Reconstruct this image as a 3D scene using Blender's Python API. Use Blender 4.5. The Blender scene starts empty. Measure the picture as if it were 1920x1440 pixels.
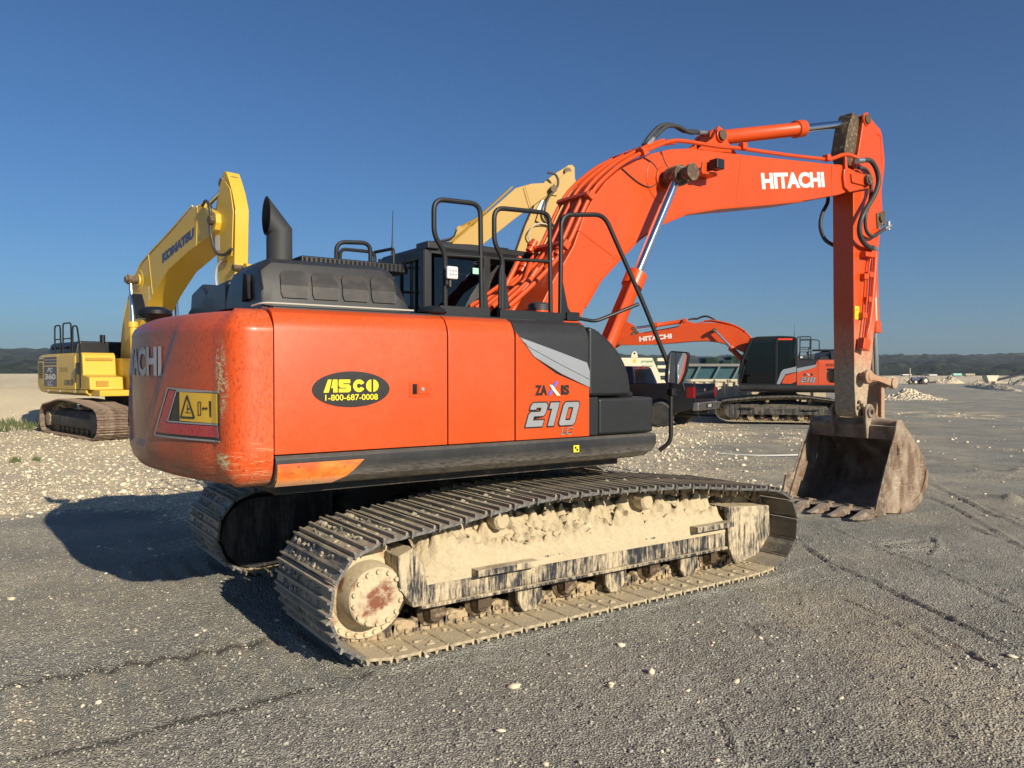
import bpy, bmesh, math, random
import numpy as np
from mathutils import Vector, Matrix, Euler
R=math.radians; PI=math.pi
random.seed(7); rng=np.random.default_rng(7)
scene=bpy.context.scene
C=scene.collection
# ---------------- camera, sky, sun, exposure ----------------
cam_d=bpy.data.cameras.new('camera'); cam=bpy.data.objects.new('camera',cam_d); C.objects.link(cam)
cam.location=(0,0,1.71); cam.rotation_euler=(R(90-0.83),0,0)
cam_d.sensor_width=36; cam_d.lens=36*1450/1920; cam_d.clip_start=0.05; cam_d.clip_end=9000
scene.camera=cam
scene.render.resolution_x=1024; scene.render.resolution_y=768
ROOT=(-0.175,6.817,0.0); TH=R(34.9)
Ux=Vector((math.cos(TH),math.sin(TH),0)); Vy=Vector((-math.sin(TH),math.cos(TH),0))
SUN=(Ux*0.13-Vy*2.28+Vector((0,0,1))).normalized()
w=bpy.data.worlds.new("World"); scene.world=w; w.use_nodes=True
nt=w.node_tree; bg=nt.nodes['Background']; sky=nt.nodes.new('ShaderNodeTexSky')
sky.sky_type='NISHITA'; sky.sun_disc=False
sky.sun_elevation=math.asin(SUN.z); sky.sun_rotation=math.atan2(SUN.x,SUN.y)
sky.altitude=0; sky.air_density=1.0; sky.dust_density=0.5; sky.ozone_density=5.0
wb=nt.nodes.new('ShaderNodeMix'); wb.data_type='RGBA'; wb.blend_type='MULTIPLY'; wb.inputs[0].default_value=1; wb.inputs[7].default_value=(.70,.97,1.20,1)
nt.links.new(sky.outputs[0],wb.inputs[6]); nt.links.new(wb.outputs[2],bg.inputs[0]); bg.inputs[1].default_value=0.057
sl=bpy.data.lights.new('sun','SUN'); sl.energy=5.0; sl.angle=R(0.53); sl.color=(1.0,0.885,0.70)
so=bpy.data.objects.new('sun',sl); C.objects.link(so); so.rotation_euler=(-SUN).to_track_quat('-Z','Y').to_euler()
scene.view_settings.view_transform='Standard'; scene.view_settings.look='None'
scene.view_settings.exposure=0.33; scene.view_settings.gamma=1.0

# ---------------- materials ----------------
MATS={}
def newmat(name):
    m=bpy.data.materials.new(name); m.use_nodes=True; n=m.node_tree
    return m,n,n.nodes['Principled BSDF'],n.links
def N(nt,t,**k):
    x=nt.nodes.new(t)
    for a,b in k.items():
        if a in x.bl_rna.properties and a not in('inputs',): setattr(x,a,b)
        else: x.inputs[a].default_value=b
    return x
def mix(nt,f,a,b):
    x=nt.nodes.new('ShaderNodeMix'); x.data_type='RGBA'
    for s,v in ((0,f),(6,a),(7,b)):
        if isinstance(v,(int,float)): x.inputs[s].default_value=v
        elif isinstance(v,tuple): x.inputs[s].default_value=(*v,1)[:4]
        else: nt.links.new(v,x.inputs[s])
    return x.outputs[2]
def ramp(nt,src,a,b,c0=0.0,c1=1.0):
    x=nt.nodes.new('ShaderNodeMapRange'); x.inputs[1].default_value=a; x.inputs[2].default_value=b
    x.inputs[3].default_value=c0; x.inputs[4].default_value=c1; x.clamp=True
    nt.links.new(src,x.inputs[0]); return x.outputs[0]
def math_(nt,op,a,b=None):
    x=nt.nodes.new('ShaderNodeMath'); x.operation=op
    for i,v in enumerate((a,b)):
        if v is None: continue
        if isinstance(v,(int,float)): x.inputs[i].default_value=v
        else: nt.links.new(v,x.inputs[i])
    return x.outputs[0]
def coords(nt,scale=(1,1,1)):
    tc=nt.nodes.new('ShaderNodeTexCoord'); mp=nt.nodes.new('ShaderNodeMapping'); mp.inputs['Scale'].default_value=scale
    nt.links.new(tc.outputs['Object'],mp.inputs[0]); return mp.outputs[0]
def noise(nt,vec,scale,detail=4,rough=.55):
    x=nt.nodes.new('ShaderNodeTexNoise'); x.inputs['Scale'].default_value=scale; x.inputs['Detail'].default_value=detail; x.inputs['Roughness'].default_value=rough
    nt.links.new(vec,x.inputs['Vector']); return x.outputs['Fac']
def bump(nt,bs,h,strength=.3,dist=.01):
    b=nt.nodes.new('ShaderNodeBump'); b.inputs['Strength'].default_value=strength; b.inputs['Distance'].default_value=dist
    nt.links.new(h,b.inputs['Height']); nt.links.new(b.outputs[0],bs.inputs['Normal'])
def upness(nt):
    g=nt.nodes.new('ShaderNodeNewGeometry'); s=nt.nodes.new('ShaderNodeSeparateXYZ'); nt.links.new(g.outputs['Normal'],s.inputs[0]); return s.outputs[2]
def posz(nt):
    g=nt.nodes.new('ShaderNodeNewGeometry'); s=nt.nodes.new('ShaderNodeSeparateXYZ'); nt.links.new(g.outputs['Position'],s.inputs[0]); return s.outputs[2]

def paint(name,col,rough=.35,dust=.25,dustcol=(.42,.33,.22),metal=0,coat=.25,spots=.0,low=0.0,scr=0.0,updust=.35):
    m,n,bs,lk=newmat(name); v=coords(n)
    n1=noise(n,v,1.7,6,.6); n2=noise(n,v,24,5,.65)
    f=math_(n,'MULTIPLY',ramp(n,n1,.35,.75),dust)
    f=math_(n,'ADD',f,math_(n,'MULTIPLY',ramp(n,n2,.5,.8),dust*.6))
    up=ramp(n,upness(n),.25,.95,0,updust); f=math_(n,'ADD',f,math_(n,'MULTIPLY',up,ramp(n,n2,.2,.7,.5,1)))
    if low: 
        lz=ramp(n,posz(n),1.04,1.17,low,0); f=math_(n,'ADD',f,math_(n,'MULTIPLY',lz,ramp(n,noise(n,coords(n,(6,6,60)),3,6,.7),.38,.6)))
    if spots:
        vs=coords(n,(1,1,.45)); s2=noise(n,vs,62,3,.6); f=math_(n,'SUBTRACT',f,math_(n,'MULTIPLY',ramp(n,s2,.53,.6),spots))
    f=math_(n,'MAXIMUM',math_(n,'MINIMUM',f,.92),0.0)
    base=mix(n,ramp(n,n1,.3,.7),tuple(c*.92 for c in col),col)
    c=mix(n,f,base,dustcol)
    if scr:
        sv=coords(n,(1,1,1)); wv=n.nodes.new('ShaderNodeTexNoise'); wv.inputs['Scale'].default_value=5; lk.new(coords(n,(3,3,26)),wv.inputs['Vector']); wv.inputs['Detail'].default_value=8;wv.inputs['Roughness'].default_value=.8
        c=mix(n,math_(n,'MULTIPLY',ramp(n,wv.outputs['Fac'],.60,.66),scr),c,(.55,.45,.32))
    lk.new(c,bs.inputs['Base Color'])
    lk.new(ramp(n,f,0,.6,rough,.85),bs.inputs['Roughness']); bs.inputs['Metallic'].default_value=metal
    bs.inputs['Coat Weight'].default_value=coat; bs.inputs['Coat Roughness'].default_value=.12
    bump(n,bs,noise(n,v,6,3),.06,.01)
    return m
ORG=(.62,.066,.003)
M={}
M['orange']=paint('orange_paint',ORG,.33,.07,(.46,.20,.09),spots=.05,coat=.12,updust=.12)
M['orange_cw']=paint('dusty_orange_paint',(.68,.078,.007),.36,.12,(.46,.20,.10),spots=.20,low=.8,coat=.15,scr=.0,updust=.28)
M['orange_boom']=paint('boom_orange_paint',ORG,.36,.05,(.48,.18,.08),coat=.10,scr=.05,updust=.06)
def cw_extra():
    m=M['orange_cw']; n=m.node_tree; bs=n.nodes['Principled BSDF']; lk=n.links; src=bs.inputs['Base Color'].links[0].from_socket
    tc=n.nodes.new('ShaderNodeTexCoord'); s=n.nodes.new('ShaderNodeSeparateXYZ'); lk.new(tc.outputs['Object'],s.inputs[0]); x_,y_,z_=s.outputs
    rear_shade_dust=math_(n,'MULTIPLY',ramp(n,x_,-2.72,-2.58,1,0),ramp(n,noise(n,coords(n,(1,1,.6)),3,6,.65),.30,.62,.35,.85))  # rear face: brown dust, with its shade also painted in as darker colour
    c=mix(n,rear_shade_dust,src,(.26,.075,.035))
    sp=ramp(n,noise(n,coords(n,(1,1,.4)),85,3,.6),.55,.62); c=mix(n,math_(n,'MULTIPLY',sp,.55),c,(.20,.022,.006))
    def band(v,c0,w_): return ramp(n,math_(n,'ABSOLUTE',math_(n,'SUBTRACT',v,c0)),w_*.5,w_,1,0)
    wob=math_(n,'ADD',y_,math_(n,'MULTIPLY',math_(n,'SUBTRACT',noise(n,coords(n),3.5,3),.5),.10))
    chip=math_(n,'MULTIPLY',math_(n,'MULTIPLY',band(wob,-1.215,.065),band(z_,1.66,.25)),ramp(n,noise(n,coords(n,(1,1,1.8)),26,5,.65),.47,.51))
    chip=math_(n,'MAXIMUM',chip,math_(n,'MULTIPLY',math_(n,'MULTIPLY',band(wob,-1.22,.07),band(z_,1.215,.05)),ramp(n,noise(n,coords(n,(1,1,2)),18,4),.40,.46)))
    cc=mix(n,ramp(n,noise(n,coords(n,(1,1,2)),60,4),.4,.6),(.30,.19,.08),(.78,.62,.36)); c=mix(n,chip,c,cc)
    def scr_(rot,thr):
        mp=n.nodes.new('ShaderNodeMapping'); mp.inputs['Rotation'].default_value=rot; mp.inputs['Scale'].default_value=(4,4,60); lk.new(tc.outputs['Object'],mp.inputs[0])
        return ramp(n,noise(n,mp.outputs[0],2.4,5,.7),thr,thr+.03)
    scuff=math_(n,'MAXIMUM',scr_((.2,.7,.3),.61),math_(n,'MAXIMUM',scr_((.1,-.5,.9),.62),scr_((.3,.25,.1),.60)))
    scuff=math_(n,'MULTIPLY',math_(n,'MULTIPLY',scuff,ramp(n,z_,1.20,1.36,1,0)),ramp(n,y_,-.95,-1.12,.1,1)); scuff=math_(n,'MULTIPLY',scuff,.8)
    c=mix(n,scuff,c,(.80,.52,.28))
    drag=math_(n,'MULTIPLY',ramp(n,noise(n,coords(n,(1.2,1.2,38)),4,6,.7),.5,.6),ramp(n,z_,1.06,1.22,.95,0)); c=mix(n,drag,c,(.42,.33,.20)); lk.new(c,bs.inputs['Base Color'])
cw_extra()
M['orange2']=paint('left_side_orange_paint',(.60,.062,.008),.4,.12,(.4,.22,.12))  # slightly darker, dustier orange for the left-side panels
M['dark']=paint('charcoal_panel',(.009,.0105,.013),.45,.05,(.12,.11,.10),spots=.04,coat=.15,updust=.20)
M['skirt']=paint('charcoal_skirt',(.016,.018,.022),.42,.08,(.30,.26,.20),low=.75,coat=.1)
M['black']=paint('black_metal',(.005,.006,.008),.4,.04,(.08,.08,.08),coat=.1,updust=.10)
M['rail']=paint('rail_black',(.007,.008,.009),.5,.04,(.07,.07,.07),coat=.0,updust=.06)
M['silver']=paint('silver_stripe',(.44,.46,.49),.35,.05,coat=.3,metal=.6)
M['yellow']=paint('yellow_paint',(.66,.42,.025),.42,.18,(.40,.30,.14),updust=.3,scr=.10)
M['tan']=paint('faded_yellow_paint',(.42,.24,.016),.5,.10,(.30,.20,.07),updust=.15,scr=.05)
M['decal_yellow']=paint('decal_yellow',(.85,.72,.02),.4,.03,updust=0)
M['sign_yellow']=paint('sign_yellow',(.75,.45,.02),.4,.12,updust=0,spots=.08)
M['white']=paint('white_paint',(.78,.76,.72),.45,.12,updust=.1)
M['decal_black']=paint('decal_black',(.008,.008,.009),.4,.04,updust=0)
M['red']=paint('red_reflector',(.42,.012,.03),.25,.15,updust=0,spots=.08)
M['blue']=paint('navy_decal',(.02,.035,.11),.4,.1,updust=0)
M['cream']=paint('cream_steel',(.68,.62,.46),.5,.2,updust=.2)
M['teal']=paint('teal_steel',(.06,.17,.22),.5,.25,(.3,.3,.25),updust=.3)
M['green_mesh']=paint('green_mesh',(.03,.13,.10),.5,.2,updust=.2)
M['car']=paint('navy_car_paint',(.0025,.0035,.010),.2,.0,coat=.6,updust=.0)
M['chrome_dark']=paint('scuffed_chrome',(.35,.35,.36),.25,.1,metal=.9)
M['rubber']=paint('rubber',(.02,.02,.02),.7,.35,(.25,.23,.2),coat=0)
def simple(name,col,rough,metal=0,**k):
    m,n,bs,lk=newmat(name); bs.inputs['Base Color'].default_value=(*col,1); bs.inputs['Roughness'].default_value=rough; bs.inputs['Metallic'].default_value=metal
    v=coords(n); nn=noise(n,v,9,4); lk.new(ramp(n,nn,.3,.7,rough*.8,rough*1.2),bs.inputs['Roughness'])
    for a,b in k.items(): bs.inputs[a].default_value=b
    return m
M['chrome']=simple('chrome_rod',(.75,.77,.8),.13,1)
M['hose']=simple('hose_rubber',(.035,.037,.04),.55)
M['fitting']=simple('steel_fitting',(.5,.5,.5),.35,.9)
M['lens']=simple('lamp_lens',(.85,.85,.8),.2)
M['mirror']=simple('mirror_glass',(.8,.82,.85),.02,1)
M['void']=simple('dark_recess',(.004,.004,.005),.9)
M['sensor_tag']=simple('pale_green_tag',(.35,.62,.5),.5)
M['taillamp']=simple('tail_lamp_red',(.22,.004,.006),.15)
m,n,bs,lk=newmat('tinted_glass')
g=N(n,'ShaderNodeBsdfGlossy'); g.inputs['Color'].default_value=(.9,.95,1,1); g.inputs['Roughness'].default_value=.02
t=N(n,'ShaderNodeBsdfTransparent'); t.inputs['Color'].default_value=(.17,.20,.21,1)
fr=N(n,'ShaderNodeFresnel'); fr.inputs['IOR'].default_value=1.5
mx=N(n,'ShaderNodeMixShader'); lk.new(fr.outputs[0],mx.inputs[0]); lk.new(t.outputs[0],mx.inputs[1]); lk.new(g.outputs[0],mx.inputs[2])
lk.new(mx.outputs[0],n.nodes['Material Output'].inputs[0]); M['glass']=m

def muddy(name,base,mud=(.50,.385,.235),amt=.5,streak=(1,1,1),scale=9,metal=.3,rough=.6,w=.06,b=.4,low=None):
    m,n,bs,lk=newmat(name)
    s1=noise(n,coords(n,streak),scale,7,.65); s2=noise(n,coords(n),3.1,5,.6)
    if streak[2]<.1: s1=math_(n,'ADD',math_(n,'MULTIPLY',s1,.55),math_(n,'MULTIPLY',noise(n,coords(n,(1,1,.16)),scale*2.9,5,.7),.45))
    t=math_(n,'ADD',math_(n,'MULTIPLY',s1,.65),math_(n,'MULTIPLY',s2,.35))
    f=ramp(n,t,.5+(.5-amt)*.5-w,.5+(.5-amt)*.5+w)
    f=math_(n,'MULTIPLY',f,ramp(n,noise(n,coords(n),11,5,.7),.30,.48,.35,1)) if metal==0 else f
    up=ramp(n,upness(n),.5,.9,0,.55); f=math_(n,'MINIMUM',math_(n,'ADD',f,up),1)
    mc=mix(n,ramp(n,noise(n,coords(n),38,5,.7),.3,.75),tuple(c*.72 for c in mud),mud)
    c=mix(n,f,base,mc); lk.new(c,bs.inputs['Base Color'])
    lk.new(ramp(n,f,0,1,rough,.95),bs.inputs['Roughness']); lk.new(ramp(n,f,0,.6,metal,0),bs.inputs['Metallic'])
    bump(n,bs,math_(n,'ADD',f,noise(n,coords(n),45,6,.7)),b,.012); return m
M['mud']=muddy('dried_mud',(.50,.40,.25),(.68,.57,.38),amt=.6,scale=14,metal=0,w=.25,b=1)
M['frame']=muddy('muddy_black_frame',(.018,.022,.030),(.62,.51,.34),amt=.49,streak=(1,1,.09),scale=30,metal=0,rough=.45,w=.045,b=.3)
M['shoe']=muddy('track_steel',(.21,.205,.195),(.50,.42,.29),amt=.36,streak=(1,.4,1),scale=10,metal=.75,rough=.42,w=.09)
M['shoe_mud']=muddy('mudded_track_steel',(.28,.23,.16),(.64,.53,.35),amt=.64,scale=13,metal=.2,w=.12,b=.9)
M['chain']=muddy('track_link_steel',(.07,.06,.055),amt=.55,scale=16,metal=.4)
M['hub']=muddy('muddy_hub_paint',(.20,.07,.035),(.64,.53,.35),amt=.66,streak=(1,1,1),scale=5,metal=0,rough=.5,w=.03,b=.25)
M['under']=muddy('dirty_black_underside',(.015,.014,.013),(.13,.10,.07),amt=.4,scale=8,metal=0)
M['under2']=muddy('dark_track_frame',(.018,.018,.02),(.16,.14,.11),amt=.45,streak=(1,1,.2),scale=12,metal=0)
M['rust']=muddy('rusty_bucket_steel',(.19,.118,.078),(.50,.43,.32),amt=.36,streak=(1,1,.5),scale=6,metal=.35,rough=.55,w=.14,b=.3)
M['rust_in']=muddy('bucket_inside_steel',(.035,.02,.014),(.2,.15,.11),amt=.2,scale=7,metal=.3,rough=.5,w=.12)
M['worn']=muddy('worn_tooth_steel',(.19,.14,.105),(.46,.39,.30),amt=.35,scale=14,metal=.5,rough=.5,w=.12)
M['pin']=muddy('greasy_pin',(.10,.07,.045),(.36,.28,.18),amt=.35,scale=20,metal=.4,rough=.6)
M['brown_track']=muddy('rusty_track',(.15,.10,.075),(.36,.28,.2),amt=.3,scale=6,metal=.4,rough=.55,w=.12)
M['dirt_arm']=muddy('mud_rubbed_orange',(.42,.13,.06),(.46,.36,.24),amt=.68,scale=2.2,metal=0,rough=.5,w=.18,b=.1)
# arm: orange that turns to mud-scoured steel towards its lower end
m,n,bs,lk=newmat('arm_paint'); v=coords(n)
s=N(n,'ShaderNodeSeparateXYZ'); lk.new(v,s.inputs[0])
zz=math_(n,'ADD',s.outputs[2],math_(n,'MULTIPLY',noise(n,coords(n,(1,1,.3)),5,6,.7),.9))
f=ramp(n,zz,-1.95,-1.15,1,0); f2=ramp(n,noise(n,coords(n,(1,1,.35)),16,7,.75),.60,.72,0,.5)
f=math_(n,'MINIMUM',math_(n,'ADD',f,math_(n,'MULTIPLY',f2,ramp(n,s.outputs[2],-1.5,0,1,.1))),1)
mc=mix(n,ramp(n,noise(n,v,22,5,.7),.35,.7),(.30,.22,.14),(.52,.42,.29)); lk.new(mix(n,f,ORG,mc),bs.inputs['Base Color']); lk.new(ramp(n,f,0,1,.36,.7),bs.inputs['Roughness'])
bs.inputs['Coat Weight'].default_value=.2; bump(n,bs,noise(n,v,20,4),.08,.01); M['arm']=m
# bucket side: rust with pale curved scratches
m=M['rust'].copy(); m.name='scratched_bucket_side'; n=m.node_tree; bs=n.nodes['Principled BSDF']; lk=n.links
src=bs.inputs['Base Color'].links[0].from_socket
def scr2(rot,thr,sc=3.0):
    tc=n.nodes.new('ShaderNodeTexCoord'); mp=n.nodes.new('ShaderNodeMapping'); mp.inputs['Rotation'].default_value=rot; mp.inputs['Scale'].default_value=(2.5,2.5,34); lk.new(tc.outputs['Object'],mp.inputs[0])
    return ramp(n,noise(n,mp.outputs[0],sc,6,.72),thr,thr+.04)
f=math_(n,'MAXIMUM',scr2((0,.9,.1),.59),math_(n,'MAXIMUM',scr2((0,.35,.2),.61,4),scr2((.1,-1.1,0),.62,2.4))); f=math_(n,'MULTIPLY',f,ramp(n,noise(n,coords(n),3.5,4),.38,.6,.1,.85)); lk.new(mix(n,f,src,(.6,.52,.42)),bs.inputs['Base Color']); M['bucket_side']=m
# orange skirt patch with wear
m,n,bs,lk=newmat('worn_orange_patch'); v=coords(n); c=mix(n,ramp(n,noise(n,coords(n,(1,1,2)),4,5),.4,.62),(.66,.09,.015),(.80,.26,.03))
c=mix(n,ramp(n,noise(n,coords(n,(1.6,1,1)),34,6,.7),.60,.64,0,.85),c,(.03,.03,.03)); c=mix(n,ramp(n,posz(n),1.06,1.11,.7,0),c,(.42,.34,.24)); lk.new(c,bs.inputs['Base Color']); bs.inputs['Roughness'].default_value=.5; M['patch']=m
# mesh screen on the hood
m,n,bs,lk=newmat('hood_mesh_screen'); ch=N(n,'ShaderNodeTexChecker'); ch.inputs['Scale'].default_value=190; lk.new(coords(n),ch.inputs[0])
ch.inputs[1].default_value=(.006,.006,.007,1); nn=ramp(n,noise(n,coords(n,(1,1,1.6)),9,3),.45,.6); c=mix(n,nn,(.006,.006,.007),(.045,.032,.028)); lk.new(c,ch.inputs[2]); lk.new(ch.outputs[0],bs.inputs['Base Color']); bs.inputs['Roughness'].default_value=.5; M['screen']=m
# ---------------- geometry helpers ----------------
class MB:
    def __init__(s): s.v=[]; s.f=[]
    def add(s,vs,fs):
        o=len(s.v); s.v+=[tuple(v) for v in vs]; s.f+=[tuple(i+o for i in f) for f in fs]; return s
    def box(s,x0,x1,y0,y1,z0,z1,mt=None):
        vs=[Vector((x,y,z)) for x in(x0,x1) for y in(y0,y1) for z in(z0,z1)]
        if mt: vs=[mt@v for v in vs]
        return s.add(vs,[(0,1,3,2),(4,6,7,5),(0,4,5,1),(2,3,7,6),(0,2,6,4),(1,5,7,3)])
    def prism(s,pts,ax,a,b):
        n=len(pts); f={'y':lambda p,t:(p[0],t,p[1]),'x':lambda p,t:(t,p[0],p[1]),'z':lambda p,t:(p[0],p[1],t)}[ax]
        return s.add([f(p,a) for p in pts]+[f(p,b) for p in pts],[tuple(range(n))[::-1],tuple(range(n,2*n))]+[(i,(i+1)%n,n+(i+1)%n,n+i) for i in range(n)])
    def loft(s,rings,cap=True,closed=True):
        n=len(rings[0]); vs=[p for r in rings for p in r]; fs=[]
        for i in range(len(rings)-1):
            for j in range(n if closed else n-1):
                k=(j+1)%n; fs.append((i*n+j,i*n+k,(i+1)*n+k,(i+1)*n+j))
        if cap: fs+=[tuple(range(n))[::-1],tuple(range((len(rings)-1)*n,len(rings)*n))]
        return s.add(vs,fs)
    def tube(s,pts,r,n=10,cap=True):
        pts=[Vector(p) for p in pts]; rr=r if isinstance(r,(list,tuple)) else [r]*len(pts); rings=[]; u=None
        for i,p in enumerate(pts):
            t=(pts[min(i+1,len(pts)-1)]-pts[max(i-1,0)]).normalized()
            if u is None: u=t.orthogonal().normalized()
            u=(u-t*u.dot(t)); u=u.normalized() if u.length>1e-6 else t.orthogonal().normalized(); w_=t.cross(u)
            rings.append([p+(u*math.cos(2*PI*k/n)+w_*math.sin(2*PI*k/n))*rr[i] for k in range(n)])
        return s.loft(rings,cap)
    def cyl(s,p0,p1,r0,r1=None,n=20): return s.tube([p0,p1],[r0,r0 if r1 is None else r1],n)
    def lathe(s,prof,axis_p,axis_d,n=28):
        d=Vector(axis_d).normalized(); u=d.orthogonal().normalized(); w_=d.cross(u); p=Vector(axis_p)
        return s.loft([[p+d*h+(u*math.cos(2*PI*k/n)+w_*math.sin(2*PI*k/n))*max(r,1e-4) for k in range(n)] for r,h in prof])
    def blob(s,c,r,sq=1,jit=.25):
        bm=bmesh.new(); bmesh.ops.create_icosphere(bm,subdivisions=1,radius=1)
        a=[(c[0]+v.co.x*r*(1+random.uniform(-jit,jit)),c[1]+v.co.y*r*(1+random.uniform(-jit,jit)),c[2]+v.co.z*r*sq*(1+random.uniform(-jit,jit))) for v in bm.verts]
        s.add(a,[tuple(v.index for v in f.verts) for f in bm.faces]); bm.free(); return s
    def mesh(s,name,mat,smooth=35,bev=0):
        me=bpy.data.meshes.new(name); me.from_pydata(s.v,[],s.f)
        bm=bmesh.new(); bm.from_mesh(me); bmesh.ops.recalc_face_normals(bm,faces=bm.faces)
        bm.to_mesh(me); bm.free()
        me.materials.append(M[mat] if isinstance(mat,str) else mat)
        if smooth: me.polygons.foreach_set('use_smooth',[True]*len(me.polygons)); me.set_sharp_from_angle(angle=R(smooth))
        return me
    def build(s,name,mat,parent=None,bev=0,smooth=35,loc=None,seg=2):
        me=s.mesh(name,mat,smooth); o=bpy.data.objects.new(name,me); C.objects.link(o)
        if loc is not None:
            L=Vector(loc); me.transform(Matrix.Translation(-L)); o.location=L
        if parent: 
            o.parent=parent
            if loc is None: pass
        if bev:
            b=o.modifiers.new('bevel','BEVEL'); b.width=bev; b.segments=seg; b.limit_method='ANGLE'; b.angle_limit=R(30); b.harden_normals=True
        return o
def cr(P,n=6):
    P=[Vector(p) for p in P]; out=[]
    for i in range(len(P)-1):
        a=P[max(i-1,0)];b=P[i];c=P[i+1];d=P[min(i+2,len(P)-1)]
        for k in range(n):
            t=k/n; out.append(.5*((2*b)+(c-a)*t+(2*a-5*b+4*c-d)*t*t+(3*b-a-3*c+d)*t**3))
    return out+[P[-1]]
def fil(P,r,n=5):
    P=[Vector(p) for p in P]; out=[P[0]]
    for i in range(1,len(P)-1):
        a,b,c=P[i-1],P[i],P[i+1]; d1=(a-b); d2=(c-b); q=min(r,d1.length*.45,d2.length*.45)
        s=b+d1.normalized()*q; e=b+d2.normalized()*q
        for k in range(n+1):
            t=k/n; out.append(s*(1-t)**2+b*2*t*(1-t)+e*t*t)
    return out+[P[-1]]
def tag(o,label=None,cat=None,group=None,kind=None):
    if label: o['label']=label
    if cat: o['category']=cat
    if group: o['group']=group
    if kind: o['kind']=kind
    return o
def empty(name,loc,rz=0,label=None,cat=None,group=None):
    o=bpy.data.objects.new(name,None); C.objects.link(o); o.location=loc; o.rotation_euler=(0,0,rz); o.empty_display_size=.2
    return tag(o,label,cat,group)
def relink(o,parent,origin):
    """parent a mesh (built in root coordinates) to a part whose own origin sits at `origin`"""
    o.parent=parent; o.data.transform(Matrix.Translation(-Vector(origin))); return o
def text(body,name,mat,parent,org,xd,up,width=None,height=None,bold=.0,shear=0,thick=.003,align='CENTER',warp=None,spacing=1.0):
    cu=bpy.data.curves.new(name,'FONT'); cu.body=body; cu.size=1; cu.offset=bold; cu.shear=shear; cu.align_x='LEFT'; cu.space_character=spacing; cu.resolution_u=4
    to=bpy.data.objects.new(name,cu); C.objects.link(to); bpy.context.view_layer.update()
    me=bpy.data.meshes.new_from_object(to); C.objects.unlink(to); bpy.data.objects.remove(to)
    co=np.array([v.co[:] for v in me.vertices]); mn=co.min(0); mx=co.max(0)
    sx=width/(mx[0]-mn[0]) if width else None; sy=height/(mx[1]-mn[1]) if height else None
    sx=sx or sy; sy=sy or sx
    org=Vector(org); xd=Vector(xd).normalized(); up=Vector(up).normalized(); nn=xd.cross(up)
    cx=(mn[0]+mx[0])/2; cy=(mn[1]+mx[1])/2
    for v in me.vertices:
        p=org+xd*((v.co.x-cx)*sx)+up*((v.co.y-cy)*sy)+nn*thick
        v.co=warp(p) if warp else p
    me.materials.clear(); me.materials.append(M[mat]); me.name=name
    o=bpy.data.objects.new(name,me); C.objects.link(o); o.parent=parent; return o
def kids(o): return [c for c in C.objects if c.parent==o]
def copy_tree(o,parent=None,skip=()):
    ch=[c for c in ALLKIDS.get(o.name,[])] 
    c=o.copy(); C.objects.link(c); c.parent=parent
    for k in ch:
        if k.name.split('.')[0] not in skip: copy_tree(k,c,skip)
    return c
ALLKIDS={}
def index_kids():
    ALLKIDS.clear()
    for o in C.objects:
        if o.parent: ALLKIDS.setdefault(o.parent.name,[]).append(o)
# ---------------- tracks ----------------
def path_arc(loop,n):
    P=[Vector((p[0],0,p[1])) for p in loop]; P=cr(P+[P[0]],5); d=[0]
    for i in range(1,len(P)): d.append(d[-1]+(P[i]-P[i-1]).length)
    T=d[-1]; out=[]; j=0
    for k in range(n):
        s=T*k/n
        while d[j+1]<s: j+=1
        t=(s-d[j])/(d[j+1]-d[j]); out.append(P[j].lerp(P[j+1],t))
    return out,T/n
LOOP=[(-1.55,.03),(-1.2,.03),(-.8,.03),(-.4,.03),(0,.03),(.4,.03),(.8,.03),(1.2,.03),(1.55,.03),(1.80,.045),(1.98,.11),(2.10,.22),(2.145,.37),(2.12,.51),(2.04,.64),(1.90,.70),(1.79,.725),(1.36,.765),(.86,.822),(.5,.842),(.12,.857),(-.25,.866),(-.62,.862),(-.97,.828),(-1.34,.777),(-1.7,.738),(-1.90,.712),(-2.03,.64),(-2.11,.53),(-2.143,.40),(-2.13,.28),(-2.08,.165),(-1.97,.075),(-1.80,.035)]
def shoe_mesh(w,pitch,name,mat,clods=0,seed=0,gr=.026):
    random.seed(seed); b=MB(); p=pitch; h=.012; hw=w/2
    prof=[(-.004,-.004),(.004,0),(.010,gr),(.022,gr),(.027,.006),(p*.43,.004),(p*.45,gr),(p*.53,gr),(p*.555,.004),(p*.82,.006),(p*.85,gr*.9),(p*.905,gr*.9),(p*.915,0),(p*.93,-.006),(p*.935,-.024),(p*.90,-.022),(p*.87,-.013),(.03,-.013),(.0,-.006)]
    b.prism(prof,'y',-hw,hw)
    for sy in (-1,1):
        for t in (.32,.72): b.box(p*t-.014,p*t+.014,sy*.085-.014,sy*.085+.014,0,.016)
    for k in range(clods):
        t=random.choice((.24,.7)); r=random.uniform(.010,.026); b.blob((p*t+random.uniform(-.015,.015),random.uniform(-hw*.9,hw*.9),.006),r,.75,.4)
    for k in range(clods*2 if mat=='shoe_mud' else 0): b.blob((random.uniform(.02,p*.85),random.uniform(-hw*.98,hw*.3),-.016),random.uniform(.006,.022),.5,.4)
    return b.mesh(name,mat,28)
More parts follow.
